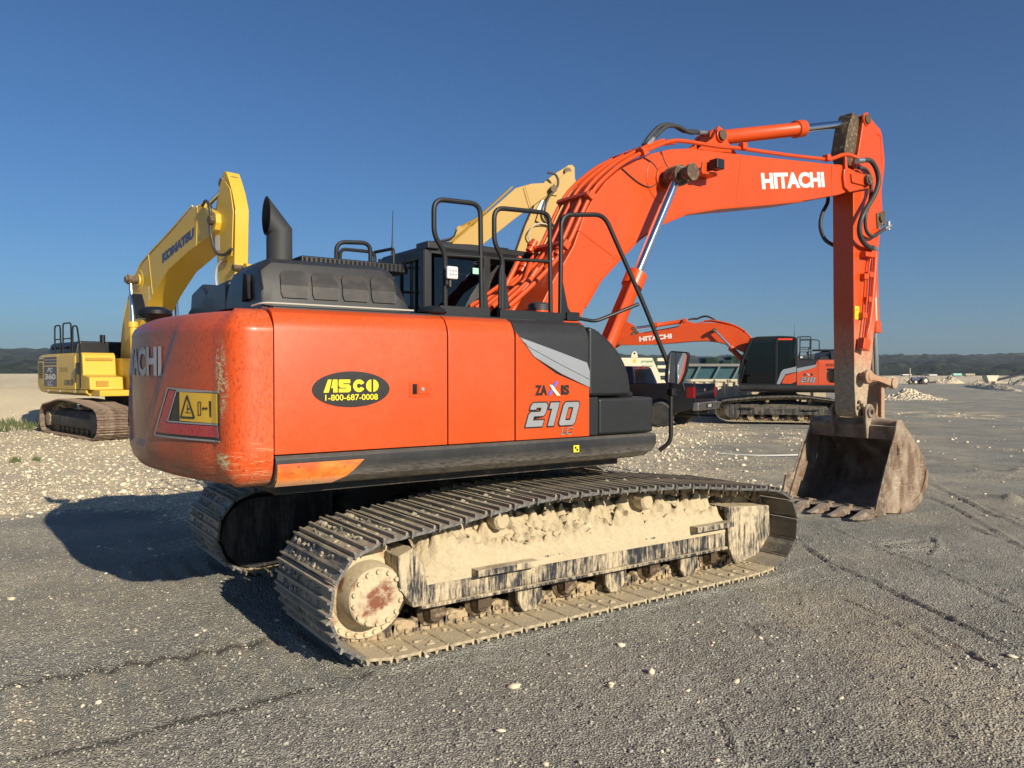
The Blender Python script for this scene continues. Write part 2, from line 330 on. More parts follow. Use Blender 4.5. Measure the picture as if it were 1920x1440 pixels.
def make_track(parent,yc,w,loop=LOOP,n=50,chain_dy=.1,mat='shoe',mat_bot='shoe_mud',zs=1.0,chain=True,gr=.026):
    P,pitch=path_arc(loop,n)
    meshes=[shoe_mesh(w,pitch,'track_shoe',mat,c,yc_*7+c,gr) for yc_,c in ((1,0),(2,5),(3,12),(4,22))]
    meshb=[shoe_mesh(w,pitch,'track_shoe',mat_bot,c,9+c,gr) for c in (3,7)]
    b=MB()
    for i in range(n):
        a=P[i]; c=P[(i+1)%n]; t=(c-a).normalized(); nn=Vector((0,1,0)).cross(t)*-1
        nn=Vector((t.z,0,-t.x)) # outward for counter-clockwise-in-xz loop
        mid=(a+c)/2
        for sy in (-1,1):
            y0=yc+sy*chain_dy-.022; y1=yc+sy*chain_dy+.022; q=[]
            for (u,v_) in ((-.03,-.014),(pitch-.045,-.014),(pitch-.035,-.045),(pitch-.03,-.075),(pitch-.05,-.098),(pitch-.08,-.104),(pitch*.52,-.092),(pitch*.42,-.092),(.02,-.112),(-.015,-.112),(-.042,-.095),(-.052,-.066),(-.045,-.035)):
                p_=a+t*u+nn*v_; q.append((p_.x,p_.z))
            b.prism(q,'y',y0,y1)
            for u in (.27,.58):   # link windows with bolt nuts
                p_=a+t*(pitch*u)-nn*.034; ys=yc+sy*(chain_dy+.0235) if sy*yc>0 else yc+sy*(chain_dy+.0235)
                b.box(-.013,.013,-.012,.012,-.012,.012,Matrix.Translation((p_.x,yc+sy*(chain_dy+.03),p_.z)))
        pp=a-nn*.066; b.cyl((pp.x,yc-chain_dy-.035,pp.z),(pp.x,yc+chain_dy+.035,pp.z),.022,n=10)
    ch=b.build('track_chain','chain',parent,smooth=30) if chain else empty('track_chain',(0,0,0))
    if not chain: ch.parent=parent
    rr=random.Random(int(yc*100)+5)
    for i in range(n):
        a=P[i]; c=P[(i+1)%n]; t=(c-a).normalized(); nn=Vector((t.z,0,-t.x)); bot=a.z<.1*zs and c.z<.1*zs
        me=rr.choice(meshb) if bot else (meshes[rr.choice((2,3,3))] if a.x<-1.6 else meshes[rr.choice((0,0,1,1,2))])
        o=bpy.data.objects.new('track_shoe',me); C.objects.link(o); o.parent=ch
        yv=Vector((0,1,0)); mt=Matrix((( t.x,0,nn.x,a.x),(0,1,0,yc),(t.z,0,nn.z,a.z),(0,0,0,1))); 
        # x axis along the run, z axis outward
        o.matrix_local=mt
    return ch
def fold(b,cx,cz,r,y0,y1,n,a0=0):   # n bolts on a ring
    for k in range(n):
        a=a0+2*PI*k/n; x=cx+r*math.cos(a); z=cz+r*math.sin(a); b.cyl((x,y0,z),(x,y1,z),.014,n=6)
def undercarriage(root,lowcol='frame',dirty=True):
    parts=[]
    for side in (-1,1):
        yc=-1.15 if side<0 else 1.28; w=.90 if side<0 else .94
        make_track(root,yc,w)
        fm='frame' if side<0 else 'under2'
        Y=lambda d: yc+side*d        # d measured outward from the track centre line
        yo=.335
        # track frame: box beam with sloping top, flanges
        b=MB(); sec=[(yo,.285),(yo,.455),(.12,.60),(-.22,.60),(-.25,.26),(yo-.02,.26)]
        b.loft([[(x,Y(d),z) for d,z in sec] for x in (-1.50,1.32)])
        b.box(-1.51,1.33,*sorted((Y(yo-.05),Y(yo+.022))),.258,.280)
        b.prism([(-1.56,.64),(-1.47,.49),(-1.47,.275),(-1.56,.275),(-1.66,.42),(-1.66,.6)],'y',*sorted((Y(-.2),Y(yo+.004))))
        fr=b.build('track_frame',fm,root,bev=.006)
        for x0,x1,z in ((-1.14,-.66,.435),(.90,1.33,.475)):
            MB().box(x0,x1,*sorted((Y(yo+.003),Y(yo+.085))),z-.022,z+.022).build('step_bar',fm,fr,bev=.006)
        MB().prism([(1.335,.605),(1.88,.565),(1.895,.31),(1.72,.155),(1.44,.11),(1.36,.26)],'y',*sorted((Y(yo-.03),Y(yo+.012)))).build('idler_guard',fm,fr,bev=.012)
        MB().prism([(1.345,.60),(1.875,.56),(1.88,.53),(1.345,.57)],'y',*sorted((Y(-.1),Y(yo-.032)))).build('guard_top',fm,fr)
        b=MB(); b.lathe([(.0,-.10),(.26,-.10),(.30,-.05),(.30,.05),(.26,.10),(0,.10)],(1.74,yc,.365),(0,1,0),36); b.lathe([(.315,-.03),(.315,.03)],(1.74,yc,.365),(0,1,0),36)
        b.build('idler','chain',root)
        # rollers
        xs=[-1.32,-.96,-.60,-.22,.20,.63,1.0,1.34]
        for x in xs:
            b=MB(); b.lathe([(0,-.2),(.055,-.2),(.07,-.16),(.07,-.14),(.105,-.13),(.105,-.115),(.075,-.1),(.075,.1),(.105,.115),(.105,.13),(.07,.14),(.07,.16),(.06,.2),(0,.2)],(x,yc,.165),(0,1,0),22)
            b.box(x-.055,x+.055,*sorted((Y(.15),Y(.22))),.14,.26); b.build('roller','pin',fr,bev=.004)
        for x in (-.60,.20,1.0):
            MB().prism([(x-.11,.262),(x+.11,.262),(x+.10,.13),(x+.05,.065),(x-.05,.065),(x-.10,.13)],'y',*sorted((Y(.205),Y(.235)))).build('chain_guide',fm if side<0 else 'chain',fr,bev=.004)
        for x in (-.874,.466):
            b=MB(); b.lathe([(0,-.1),(.075,-.1),(.075,.1),(.05,.12),(.05,.2),(.062,.205),(.062,.29),(.045,.31),(0,.31)],(x,yc,.722),(0,side,0),22)
            b.box(x-.04,x+.04,*sorted((Y(-.05),Y(.1))),.58,.69); cr_=b.build('carrier_roller','mud' if side<0 else 'chain',fr,bev=.004)
        # sprocket with teeth, bolted ring and final drive
        cx,cz=-1.79,.372; b=MB(); nt_=21; pts=[]
        for k in range(nt_):
            for da,r in ((-.33,.272),(-.18,.30),(-.06,.345),(.06,.345),(.18,.30),(.33,.272)):
                a=2*PI*(k+da)/nt_; pts.append((cx+r*math.cos(a),cz+r*math.sin(a)))
        b.prism(pts,'y',yc-.03,yc+.03); sp=b.build('sprocket','hub' if side<0 else 'chain',root,bev=.003)
        b=MB(); b.lathe([(.285,.03),(.300,.10),(.300,.135),(.292,.145),(.0,.145)],(cx,yc,cz),(0,side,0),44); fold(b,cx,cz,.268,Y(.145),Y(.162),28)
        b.build('sprocket_ring','hub' if side<0 else 'chain',sp)
        b=MB(); b.lathe([(.225,.145),(.215,.16),(.196,.17),(.190,.275),(.180,.30),(.178,.312),(.170,.320),(0,.324)],(cx,yc,cz),(0,side,0),40)
        b.build('final_drive','hub' if side<0 else 'under2',sp)
        
        for k in range(14):
            a=.2+2*PI*k/14; q_=(cx+.155*math.cos(a),cz+.155*math.sin(a)); MB().cyl((q_[0],Y(.318),q_[1]),(q_[0],Y(.337),q_[1]),.014,n=6).build('hub_bolt','hub',sp)
        # inner motor cover
        pts=[(-1.79+.30*math.cos(a),.36+.30*math.sin(a)) for a in np.linspace(PI/2,3*PI/2,14)]+[(-1.5,.09),(-1.12,.26),(-1.12,.66)]
        b=MB(); b.prism(pts,'y',*sorted((Y(-.2),Y(-.40)))); b.build('motor_cover','under2',fr,bev=.012)
    # centre frame with swing ring
    b=MB(); b.box(-.62,.62,-1.0,1.1,.36,.66); b.prism([(-.5,.66),(.5,.66),(.62,.84),(-.62,.84)],'y',-.75,.8)
    for sx in (-1,1):
        for (y0,y1) in ((-.95,-.4),(.45,1.05)):
            b.prism([(sx*.5,.34),(sx*1.05,.30),(sx*1.08,.56),(sx*.5,.70)],'y',y0,y1)
    b.build('centre_frame','under',root,bev=.01)
    b=MB(); b.lathe([(.0,.83),(.66,.83),(.66,.90),(.62,.90),(.62,.97),(.68,.97),(.68,1.02),(0,1.02)],(0,0,0),(0,0,1),44)
    for k in range(36):
        a=2*PI*k/36; b.box(-.015,.015,-.015,.015,.9,.93,Matrix.Translation((.65*math.cos(a),.65*math.sin(a),0)))
    b.build('swing_ring','under',root)
def mud_heap(root,yc,side,x0,x1,name='mud_heap',seed=3):
    """dried mud lying on the sloping top of the track frame"""
    r=np.random.default_rng(seed); nx,ny=170,34; b=MB(); vs=[];fs=[]
    xs=np.linspace(x0,x1,nx); ds=np.linspace(.345,-.20,ny)
    def vn(u,v,s,sd):
        rr=np.random.default_rng(sd).random((64,64)); a=u*s; c=v*s; i=np.floor(a).astype(int); j=np.floor(c).astype(int); fa=a-i; fc=c-j; fa=fa*fa*(3-2*fa); fc=fc*fc*(3-2*fc)
        g=lambda p,q: rr[p%64,q%64]
        return (g(i,j)*(1-fa)+g(i+1,j)*fa)*(1-fc)+(g(i,j+1)*(1-fa)+g(i+1,j+1)*fa)*fc
    X,D=np.meshgrid(xs,ds,indexing='ij')
    base=np.interp(D,[-.2,.12,.335,.345],[.60,.60,.458,.40])
    env=np.clip((.345-D)/.05,0,1)*np.interp(X,[x0,x0+.1,x1-.1,x1],[.2,1,1,.5])
    hN=.35*vn(X,D,4,seed)+.30*vn(X,D,10,seed+1)+.25*vn(X,D,24,seed+2)+.26*vn(X,D,52,seed+3)
    lump=np.maximum(vn(X,D,16,seed+5)-.6,0)*.32+np.maximum(vn(X,D,33,seed+6)-.62,0)*.16
    Zt=base+env*(hN*.105+lump*.8+.008+.02*np.interp(X,[-1.4,-1.1,-.9,.2,1.0],[2.2,1.4,0,1,1]))
    Dd=D+ (vn(X,D,22,seed+7)-.5)*.03*env
    for i in range(nx):
        for j in range(ny): vs.append((X[i,j],yc+side*Dd[i,j],Zt[i,j]))
    for i in range(nx-1):
        for j in range(ny-1): fs.append((i*ny+j,(i+1)*ny+j,(i+1)*ny+j+1,i*ny+j+1))
    b.add(vs,fs); random.seed(seed)
    for k in range(420):
        x=random.uniform(x0+.05,x1-.05); d=random.uniform(-.12,.30); z=float(np.interp(d,[-.2,.12,.335],[.60,.60,.458]))+.05
        b.blob((x,yc+side*d,z+random.uniform(0,.03)),random.choice((.008,.011,.014,.018,.030))*random.uniform(.8,1.2),.8,.4)
    return b.build(name,'mud',root,smooth=50)

# ---------------- orange excavator ----------------
RC=2.87
def rear_(p,off):
    a=abs(p.y); return -float(np.interp(a,[1.13,1.15,1.25,1.31,1.35],[2.638,2.632,2.612,2.575,2.46]))-off
def rear(p,off=.004):   # wrap a point onto the rear face of the counterweight
    if abs(p.y)>1.13: return Vector((rear_(p,off),p.y,p.z))
    r=RC+off-recess(p.y,p.z); return Vector((-math.sqrt(max(r*r-p.y*p.y,.01)),p.y,p.z))
def recess(y,z):
    e=.80-(2.0-z)/.58*.40; a=min(max((e-abs(y))/.03,0),1); c=min(max((1.99-z)/.03,0),1)*min(max((z-1.22)/.05,0),1)
    return .022*a*c
def outline(d,z):
    o=[(-2.368,-1.35+d),(-2.45,-1.35+d),(-2.52,-1.343+d),(-2.575+d*.3,-1.31+d*.9),(-2.612+d*.6,-1.25+d*.75),(-2.632+d,-1.15+d*.35)]
    nA=64; a0=math.asin(1.15/RC)
    arc=[(-(RC-d-recess(RC*math.sin(-a0+2*a0*k/nA),z))*math.cos(-a0+2*a0*k/nA),(RC-d)*math.sin(-a0+2*a0*k/nA)) for k in range(1,nA)]
    return o+arc+[(x,-y) for x,y in o[::-1]]
def decal(name,mat,parent,pts,warp,th=.004,step=.06):
    """flat sticker polygon in (y,z) wrapped onto the rear face, with its own small thickness"""
    bm=bmesh.new(); vs=[bm.verts.new((0,p[0],p[1])) for p in pts]; bm.faces.new(vs)
    ys=[p[0] for p in pts]; k=min(ys)+step
    while k<max(ys):
        bmesh.ops.bisect_plane(bm,geom=bm.verts[:]+bm.edges[:]+bm.faces[:],plane_co=(0,k,0),plane_no=(0,1,0)); k+=step
    for v in bm.verts: v.co=warp(v.co)
    me=bpy.data.meshes.new(name); bm.to_mesh(me); bm.free(); me.materials.append(M[mat])
    o=bpy.data.objects.new(name,me); C.objects.link(o); o.parent=parent
    s=o.modifiers.new('thickness','SOLIDIFY'); s.thickness=.002; return o
def oval(cx,cz,rx,rz,y,n=48): return [(cx+rx*math.cos(2*PI*k/n),cz+rz*math.sin(2*PI*k/n)) for k in range(n)]
def flat(name,mat,parent,pts,y0,y1,bev=0): return MB().prism(pts,'y',y0,y1).build(name,mat,parent,bev=bev)
def asco(parent,cx,cz,sg,y):
    """oval hire sticker: sg=+1 reads along +x (right side), -1 along -x (left side)"""
    o=flat('hire_sticker','decal_black',parent,oval(cx,cz,.247,.107,y),y,y-sg*.003)
    T=lambda u,v:(cx+sg*u,cz+v); yy=(y-sg*.0035,y-sg*.0050); b=MB()
    P=lambda pts:b.prism([T(*p) for p in pts],'y',*yy)
    P([(-.178,-.018),(-.150,.058),(-.128,.058),(-.146,-.018)]); P([(-.137,-.018),(-.12,.058),(-.092,.058),(-.092,-.018),(-.118,-.018),(-.118,.008),(-.131,.008)])
    P([(-.082,.058),(-.012,.058),(-.012,.036),(-.056,.036),(-.056,.029),(-.020,.029),(-.008,.018),(-.008,-.007),(-.020,-.018),(-.084,-.018),(-.084,.004),(-.038,.004),(-.038,.010),(-.074,.010),(-.084,.020),(-.084,.05)])
    def arcseg(c,r,a0,a1,inner=0):
        n=14; A=[(c[0]+r*math.cos(a0+(a1-a0)*k/n),c[1]+r*math.sin(a0+(a1-a0)*k/n)) for k in range(n+1)]
        if inner: A+=[(c[0]+inner*math.cos(a1+(a0-a1)*k/n),c[1]+inner*math.sin(a1+(a0-a1)*k/n)) for k in range(n+1)]
        P(A)
    arcseg((.044,.020),.038,.45,PI*2-.45,.014)
    arcseg((.128,.020),.038,PI/2+.10,3*PI/2-.10); arcseg((.134,.020),.038,-PI/2+.10,PI/2-.10)
    b.build('sticker_letters','decal_yellow',o)
    text('1-800-687-0008','sticker_number','decal_yellow',o,(cx,y-sg*.0035,cz-.048),(sg,0,0),(0,0,1),width=.335,height=.036,bold=.012,thick=.001)
    return o
def side_badges(parent,x,sg,y):
    c=lambda u: x+sg*u
    text('ZA','badge_lettering','decal_black',parent,(c(-.098),y,1.588),(sg,0,0),(0,0,1),width=.105,height=.072,bold=.05)
    text('IS','badge_lettering','decal_black',parent,(c(.118),y,1.588),(sg,0,0),(0,0,1),width=.075,height=.072,bold=.05)
    b=MB(); q=lambda pts:[(c(u),v) for u,v in pts]
    b.prism(q([(-.04,1.552),(-.012,1.552),(.052,1.648),(.024,1.648)]),'y',y-sg*.002,y-sg*.006); b.build('badge_stroke','chip_blue',parent)
    b=MB(); b.prism(q([(-.03,1.624),(-.004,1.624),(.07,1.548),(.036,1.548)]),'y',y-sg*.0065,y-sg*.008); b.build('badge_stroke','decal_cream',parent)
    def num(parts,w_,y0_,y1_,nm,mt):
        b=MB()
        for px_,pts in parts: b.prism([(c(px_+u*.145+v*.055),1.334+v*.165) for u,v in pts],'y',y-sg*y0_,y-sg*y1_)
        b.build(nm,mt,parent)
    g=.0
    two=[[(0,.72),(0,.88),(.1,1),(.88,1),(1,.88),(1,.55),(.9,.44),(.36,.44),(.34,.40),(.34,.26),(1,.26),(1,0),(0,0),(0,.52),(.1,.62),(.62,.62),(.66,.66),(.66,.78),(.62,.80),(.36,.80),(.36,.72)]]
    one=[[(.30,0),(.30,.74),(.12,.74),(.12,1),(.66,1),(.66,0)]]
    zero=[[(0,.10),(0,.88),(.1,1),(.9,1),(1,.88),(1,.10),(.9,0),(.5,0),(.5,.22),(.66,.22),(.66,.78),(.34,.78),(.34,.22),(.5,.22),(.5,0),(.1,0)]]
    D=[(-.235,p) for p in two]+[(-.085,p) for p in one]+[(.055,p) for p in zero]
    def grow(pts,k):
        cx_=sum(p[0] for p in pts)/len(pts); out=[]; nn_=len(pts); ar=sum(pts[i][0]*pts[(i+1)%nn_][1]-pts[(i+1)%nn_][0]*pts[i][1] for i in range(nn_)); sg_=1 if ar<0 else -1
        for i in range(nn_):
            a=Vector((pts[i-1][0],pts[i-1][1])); b_=Vector((pts[i][0],pts[i][1])); d_=Vector((pts[(i+1)%nn_][0],pts[(i+1)%nn_][1]))
            e1=(b_-a); e2=(d_-b_)
            n1=Vector((-e1.y,e1.x)).normalized() if e1.length>0 else Vector((0,0)); n2=Vector((-e2.y,e2.x)).normalized() if e2.length>0 else Vector((0,0)); m_=(n1+n2); m_=m_/max(m_.length_squared/2,.4) if m_.length>0 else m_
            out.append((b_.x+m_.x*k*sg_,b_.y+m_.y*k*sg_))
        return out
    num([(a,grow(p,.06)) for a,p in D],0,.0005,.0022,'model_number','decal_black'); num(D,0,.0024,.0040,'model_number_face','chrome_badge')
    text('LC','model_letters','decal_black',parent,(c(.135),y,1.292),(sg,0,0),(0,0,1),width=.11,height=.050,bold=.05,shear=.25,thick=.001)
    text('LC','model_letters','chrome_badge',parent,(c(.135),y,1.292),(sg,0,0),(0,0,1),width=.11,height=.052,bold=.0,shear=.25)
M['chip_blue']=simple('badge_blue',(.14,.12,.55),.4); M['decal_cream']=simple('badge_cream',(.85,.72,.50),.4)
M['chrome_badge']=simple('chrome_badge',(.50,.51,.53),.28,.6)

def side_panels(root,sg):
    """sg=-1 right side, +1 left side: y = sg*1.35"""
    y=sg*1.35; prof=[(1.35,1.245),(1.35,1.955),(1.338,2.0),(1.305,2.055),(1.25,2.083),(1.0,2.10),(1.0,1.245)]
    def panel(name,x0,x1,mat,inset=0,top=True):
        return MB().prism([(sg*(d-inset),z) for d,z in prof],'x',x0,x1).build(name,mat,root,bev=.004)
    if sg<0:
        rngs=[(-2.362,-1.238,'side_door'),(-1.230,-.706,'side_door')]
        for x0,x1,nme in rngs:
            d=panel(nme,x0,x1,'orange')
            if x0<-2:
                asco(d,-1.897,1.612,1,-1.3505)
                l=MB().box(-1.512,-1.358,-1.354,-1.3505,1.556,1.655).build('latch','orange2',d)
                l.data.materials[0]=M['orange']
                MB().box(-1.492,-1.462,-1.356,-1.3545,1.575,1.64).build('latch_slot','void',d); MB().box(-1.455,-1.372,-1.360,-1.3545,1.575,1.64).build('latch_plate','orange',d,bev=.004)
                MB().cyl((-1.425,-1.358,1.607),(-1.425,-1.366,1.607),.012).build('keyhole','fitting',d)
        t=panel('tank_panel',-.698,-.038,'dark',.004)
        o=flat('tank_side_panel','orange',root,[(-.698,1.245),(-.038,1.245),(-.038,1.60),(-.35,1.705),(-.547,1.822),(-.64,1.925),(-.698,1.99)],-1.30,-1.353,bev=.003)
        flat('silver_stripe','silver',o,[(-.668,1.955),(-.35,1.868),(-.062,1.785),(-.036,1.72),(-.036,1.60),(-.30,1.70),(-.547,1.822)],-1.345,-1.360,bev=.004)
        flat('stripe_ridge','silver',o,[(-.640,1.925),(-.35,1.815),(-.045,1.69),(-.040,1.66),(-.33,1.775),(-.60,1.89)],-1.3605,-1.366,bev=.003)
        side_badges(o,-.385,1,-1.3545)
        text('LC','x','decal_black',o,(0,0,0),(1,0,0),(0,0,1),height=.001) if 0 else None
        b=MB(); b.prism([(-.034,1.535),(-.034,2.055),(.04,2.035),(.12,1.99),(.20,1.935),(.27,1.87),(.33,1.79),(.375,1.70),(.395,1.60),(.398,1.535)],'y',-1.342,-.62); b.build('front_cover','dark',root,bev=.028,seg=3)
        b=MB(); b.box(-.034,.06,-1.344,-.62,1.245,1.53); b.build('front_box','dark',root,bev=.008)
        b=MB(); b.box(.064,.632,-1.344,-.60,1.245,1.52); b.build('front_box','dark',root,bev=.022,seg=3)
        b=MB(); b.box(.12,.55,-1.20,-.72,1.52,1.56); b.build('step_top','black',root,bev=.01)
        xe=.62
    else:
        d=panel('side_door',-2.362,-1.155,'orange2')
        for k,(z0,z1) in enumerate(((1.93,2.04),)):
            for i in range(22): MB().box(-2.28+i*.046,-2.262+i*.046,1.350,1.356,z0-.02,z1-.02).build('louvre','void',d) if i%1==0 and i<0 else None
        b=MB()
        for i in range(20): b.box(-2.26+i*.045,-2.24+i*.045,1.347,1.3535,1.86,1.95)
        b.build('louvre','void',d)
        for z in (1.72,1.60):
            b=MB(); b.box(-2.30,-1.42,1.347,1.3535,z,z+.075); g=b.build('grille','void',d)
            b=MB(); 
            for i in range(3): b.box(-2.30,-1.42,1.3537,1.358,z+.012+i*.022,z+.018+i*.022)
            b.build('grille_bar','black',d)
        asco(d,-1.70,1.43,-1,1.3505)
        t=panel('tank_panel',-1.147,-.475,'dark',.004)
        o=flat('tank_side_panel','orange2',root,[(-1.147,2.0),(-1.147,1.245),(-.475,1.245),(-.475,1.70),(-.95,1.83),(-1.08,1.92),(-1.10,2.05)],1.30,1.353,bev=.003)
        flat('silver_stripe','silver',o,[(-1.12,1.93),(-.475,1.80),(-.475,1.66),(-.9,1.78),(-1.05,1.84)],1.345,1.360,bev=.004)
        side_badges(o,-.83,-1,1.3545)
        xe=1.35
    # skirt under the panels
    sk=[(1.352,1.238),(1.366,1.22),(1.368,1.16),(1.352,1.10),(1.31,1.062),(1.24,1.045),(1.0,1.04),(1.0,1.238)]
    def ring(x,dz=0,sc=1): return [(x,sg*d,max(z,1.04+dz)) for d,z in sk]
    s=MB().loft([ring(-2.362),ring(xe-.12),ring(xe-.05,.015),ring(xe-.01,.05),ring(xe+.02,.10)]).build('side_skirt','skirt',root,bev=.003)
    if sg<0:
        b=MB(); pr=[(1.3695,1.192),(1.3715,1.16),(1.3555,1.098),(1.3125,1.058)]
        xr=[-1.826,-1.86,-1.93,-2.01]; vs=[];fs=[]
        b.add([(x,-d,z) for (d,z),x in zip(pr,[-2.352]*4)]+[(x,-d,z) for (d,z),x in zip(pr,xr)],[(0,1,5,4),(1,2,6,5),(2,3,7,6)])
        b.build('worn_patch','patch',s)
        MB().box(-.20,-.148,-1.3705,-1.3675,1.135,1.185).build('lift_point_label','decal_yellow',s)
        MB().add([(-.19,-1.372,1.16),(-.174,-1.372,1.16),(-.174,-1.372,1.176),(-.19,-1.372,1.176),(-.174,-1.372,1.143),(-.158,-1.372,1.143),(-.158,-1.372,1.16)],[(0,1,2,3),(1,4,5,6)]).build('label_mark','decal_black',s)

def orange_upper(root):
    zs=[(1.045,.42),(1.047,.24),(1.06,.13),(1.09,.06),(1.14,.022),(1.20,.004)]+[(z,0) for z in np.arange(1.235,1.95,.032)]+[(1.955,0),(1.972,.006),(2.01,.035),(2.045,.075),(2.07,.13),(2.083,.22),(2.09,.40)]
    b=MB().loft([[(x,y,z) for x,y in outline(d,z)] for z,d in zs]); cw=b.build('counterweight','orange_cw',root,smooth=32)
    text('HITACHI','rear_lettering','letter_grey',cw,(-2.9,.03,1.783),(0,-1,0),(0,0,1),width=1.15,height=.185,bold=.04,warp=lambda p:rear(p,.006))
    for sg in (1,-1):
        f=lambda pts:[(sg*y,z) for y,z in pts]
        o=decal('tail_light','decal_black',cw,f([(-.69,1.618),(-1.205,1.60),(-1.217,1.325),(-.50,1.325)]),lambda p:rear(p,.003))
        for a_,c_ in (((-.69,1.618),(-1.205,1.60)),((-.69,1.618),(-.50,1.325)),((-.50,1.325),(-1.217,1.325)),((-.795,1.603),(-.685,1.418)),((-.685,1.418),(-1.19,1.418)),((-.795,1.603),(-1.19,1.603))):
            dy=c_[0]-a_[0]; dz=c_[1]-a_[1]; l_=math.hypot(dy,dz); ny_,nz_=-dz/l_*.005,dy/l_*.005
            decal('lamp_trim','trim_grey',o,f([(a_[0]-ny_,a_[1]-nz_),(c_[0]-ny_,c_[1]-nz_),(c_[0]+ny_,c_[1]+nz_),(a_[0]+ny_,a_[1]+nz_)]),lambda p:rear(p,.0085))
        decal('reflector','red',o,f([(-.705,1.605),(-.775,1.603),(-.665,1.408),(-1.19,1.408),(-1.205,1.345),(-.53,1.345)]),lambda p:rear(p,.007))
        s=decal('warning_sign','sign_yellow',o,f([(-.83,1.597),(-1.188,1.592),(-1.19,1.425),(-.832,1.428)]),lambda p:rear(p,.008))
        wr=lambda p:rear(p,.0115)
        T=lambda pts:decal('warning_mark','decal_black',s,f(pts),wr)
        T([(-.915,1.578),(-.85,1.45),(-.985,1.45),(-.978,1.456),(-.865,1.456),(-.915,1.562),(-.968,1.456),(-.972,1.451),(-.985,1.45)][:5]+[(-.915,1.562)]) if 0 else None
        for a,c_ in (((-.915,1.578),(-.85,1.45)),((-.85,1.45),(-.985,1.45)),((-.985,1.45),(-.915,1.578))):
            dy=c_[0]-a[0]; dz=c_[1]-a[1]; l=math.hypot(dy,dz); ny,nz=-dz/l*.005,dy/l*.005
            T([(a[0]-ny,a[1]-nz),(c_[0]-ny,c_[1]-nz),(c_[0]+ny,c_[1]+nz),(a[0]+ny,a[1]+nz)])
        for q in ([(-.895,1.475),(-.945,1.475),(-.945,1.479),(-.895,1.479)],[(-.912,1.479),(-.918,1.479),(-.918,1.525),(-.912,1.525)],[(-.918,1.51),(-.94,1.50),(-.94,1.495),(-.918,1.503)],
                  [(-1.02,1.545),(-1.045,1.545),(-1.045,1.541),(-1.02,1.541)],[(-1.02,1.47),(-1.045,1.47),(-1.045,1.466),(-1.02,1.466)],[(-1.02,1.545),(-1.023,1.545),(-1.023,1.466),(-1.02,1.466)],[(-1.042,1.545),(-1.045,1.545),(-1.045,1.466),(-1.042,1.466)],
                  [(-1.055,1.507),(-1.068,1.517),(-1.068,1.51),(-1.09,1.51),(-1.09,1.517),(-1.103,1.507),(-1.09,1.497),(-1.09,1.504),(-1.068,1.504),(-1.068,1.497)],[(-1.115,1.55),(-1.13,1.55),(-1.13,1.46),(-1.122,1.46)]): T(q)
    side_panels(root,-1); side_panels(root,1)
    b=MB(); b.box(-2.30,.42,-1.16,1.16,.99,1.22); b.box(.42,1.28,-.42,1.25,1.0,1.22); b.box(-2.36,-.74,-1.02,1.02,1.1,2.06); b.box(-.74,.35,-1.02,-.5,1.1,2.04)
    b.prism([(1.25,1.0),(1.32,1.2),(1.25,1.22)],'y',-.45,1.16)
    b.build('main_frame','under',root)
    MB().box(-2.33,-.42,-1.22,1.22,2.062,2.098).build('deck','dark',root,bev=.01)
    MB().box(-.42,.02,-1.22,-.42,2.04,2.085).build('deck','orange',root,bev=.01)
    MB().cyl((-1.815,-1.05,1.06),(-1.815,-1.05,.98),.012).build('drain_hose','white',root)
    # engine hood
    def hood_ring(x,top,w0,w1,z0=2.09): return [(x,w0,z0),(x,w0+.02,z0+(top-z0)*.45),(x,w0+.075,top-.03),(x,w0+.13,top),(x,w1-.13,top),(x,w1-.07,top-.03),(x,w1,z0+(top-z0)*.4),(x,w1+.02,z0)]
    b=MB(); b.loft([hood_ring(-2.36,2.30,-1.13,-.34),hood_ring(-2.345,2.35,-1.125,-.34),hood_ring(-2.28,2.405,-1.12,-.34),hood_ring(-1.56,2.41,-1.12,-.34),hood_ring(-1.48,2.385,-1.12,-.34),hood_ring(-1.41,2.27,-1.12,-.34),hood_ring(-1.36,2.10,-1.12,-.34)])
    h=b.build('engine_hood','dark',root,bev=.02,seg=3,smooth=40)
    for i in range(4):
        x0=-2.245+i*.195; b=MB(); b.prism([(x0,2.165),(x0+.172,2.165),(x0+.165+ (0 if i<3 else -.02),2.335),(x0+.006,2.335)],'x' if 0 else 'y',-1.1165,-1.105)
        b=MB(); q=[(x0+.012,-1.1165,2.160),(x0+.165,-1.1165,2.160),(x0+.172,-1.1135,2.19),(x0+.172,-1.1075,2.235),(x0+.168,-1.083,2.302),(x0+.150,-1.073,2.328),(x0+.022,-1.073,2.328),(x0+.006,-1.083,2.302),(x0+.002,-1.1075,2.235),(x0+.002,-1.1135,2.19)]
        b.add([(a,c-.003,d) for a,c,d in q],[(0,1,2,3,8,9),(8,3,4,5,6,7)]); o=b.build('hood_grille','screen',h,smooth=0); s=o.modifiers.new('t','SOLIDIFY'); s.thickness=.004; s.offset=0
    b=MB(); b.prism([(-.93,2.16),(-.80,2.15),(-.83,2.32),(-.90,2.31)],'x',-2.385,-2.350); b.build('hood_side_grille','void',h)
    b=MB(); b.loft([[(x,-.34,2.09),(x,-.34,2.36+dz),(x,.05,2.35+dz),(x,.30,2.30+dz),(x,.62,2.27+dz),(x,.78,2.20),(x,.82,2.09)] for x,dz in ((-2.36,-.03),(-2.25,0),(-1.35,0),(-1.25,-.04))])
    b.build('engine_hood','dark',root,bev=.03,seg=3)
    MB().loft([[(x,.30,2.1),(x,.32,2.32),(x,.50,2.385),(x,.80,2.34),(x,.88,2.1)] for x in (-2.33,-1.6)]).build('engine_hood','dark',root,bev=.03,seg=3)
    b=MB(); b.box(-2.0,-1.22,-.78,-.36,2.41,2.475); h2=b.build('hood_louvre','black',root,bev=.01)
    b=MB(); 
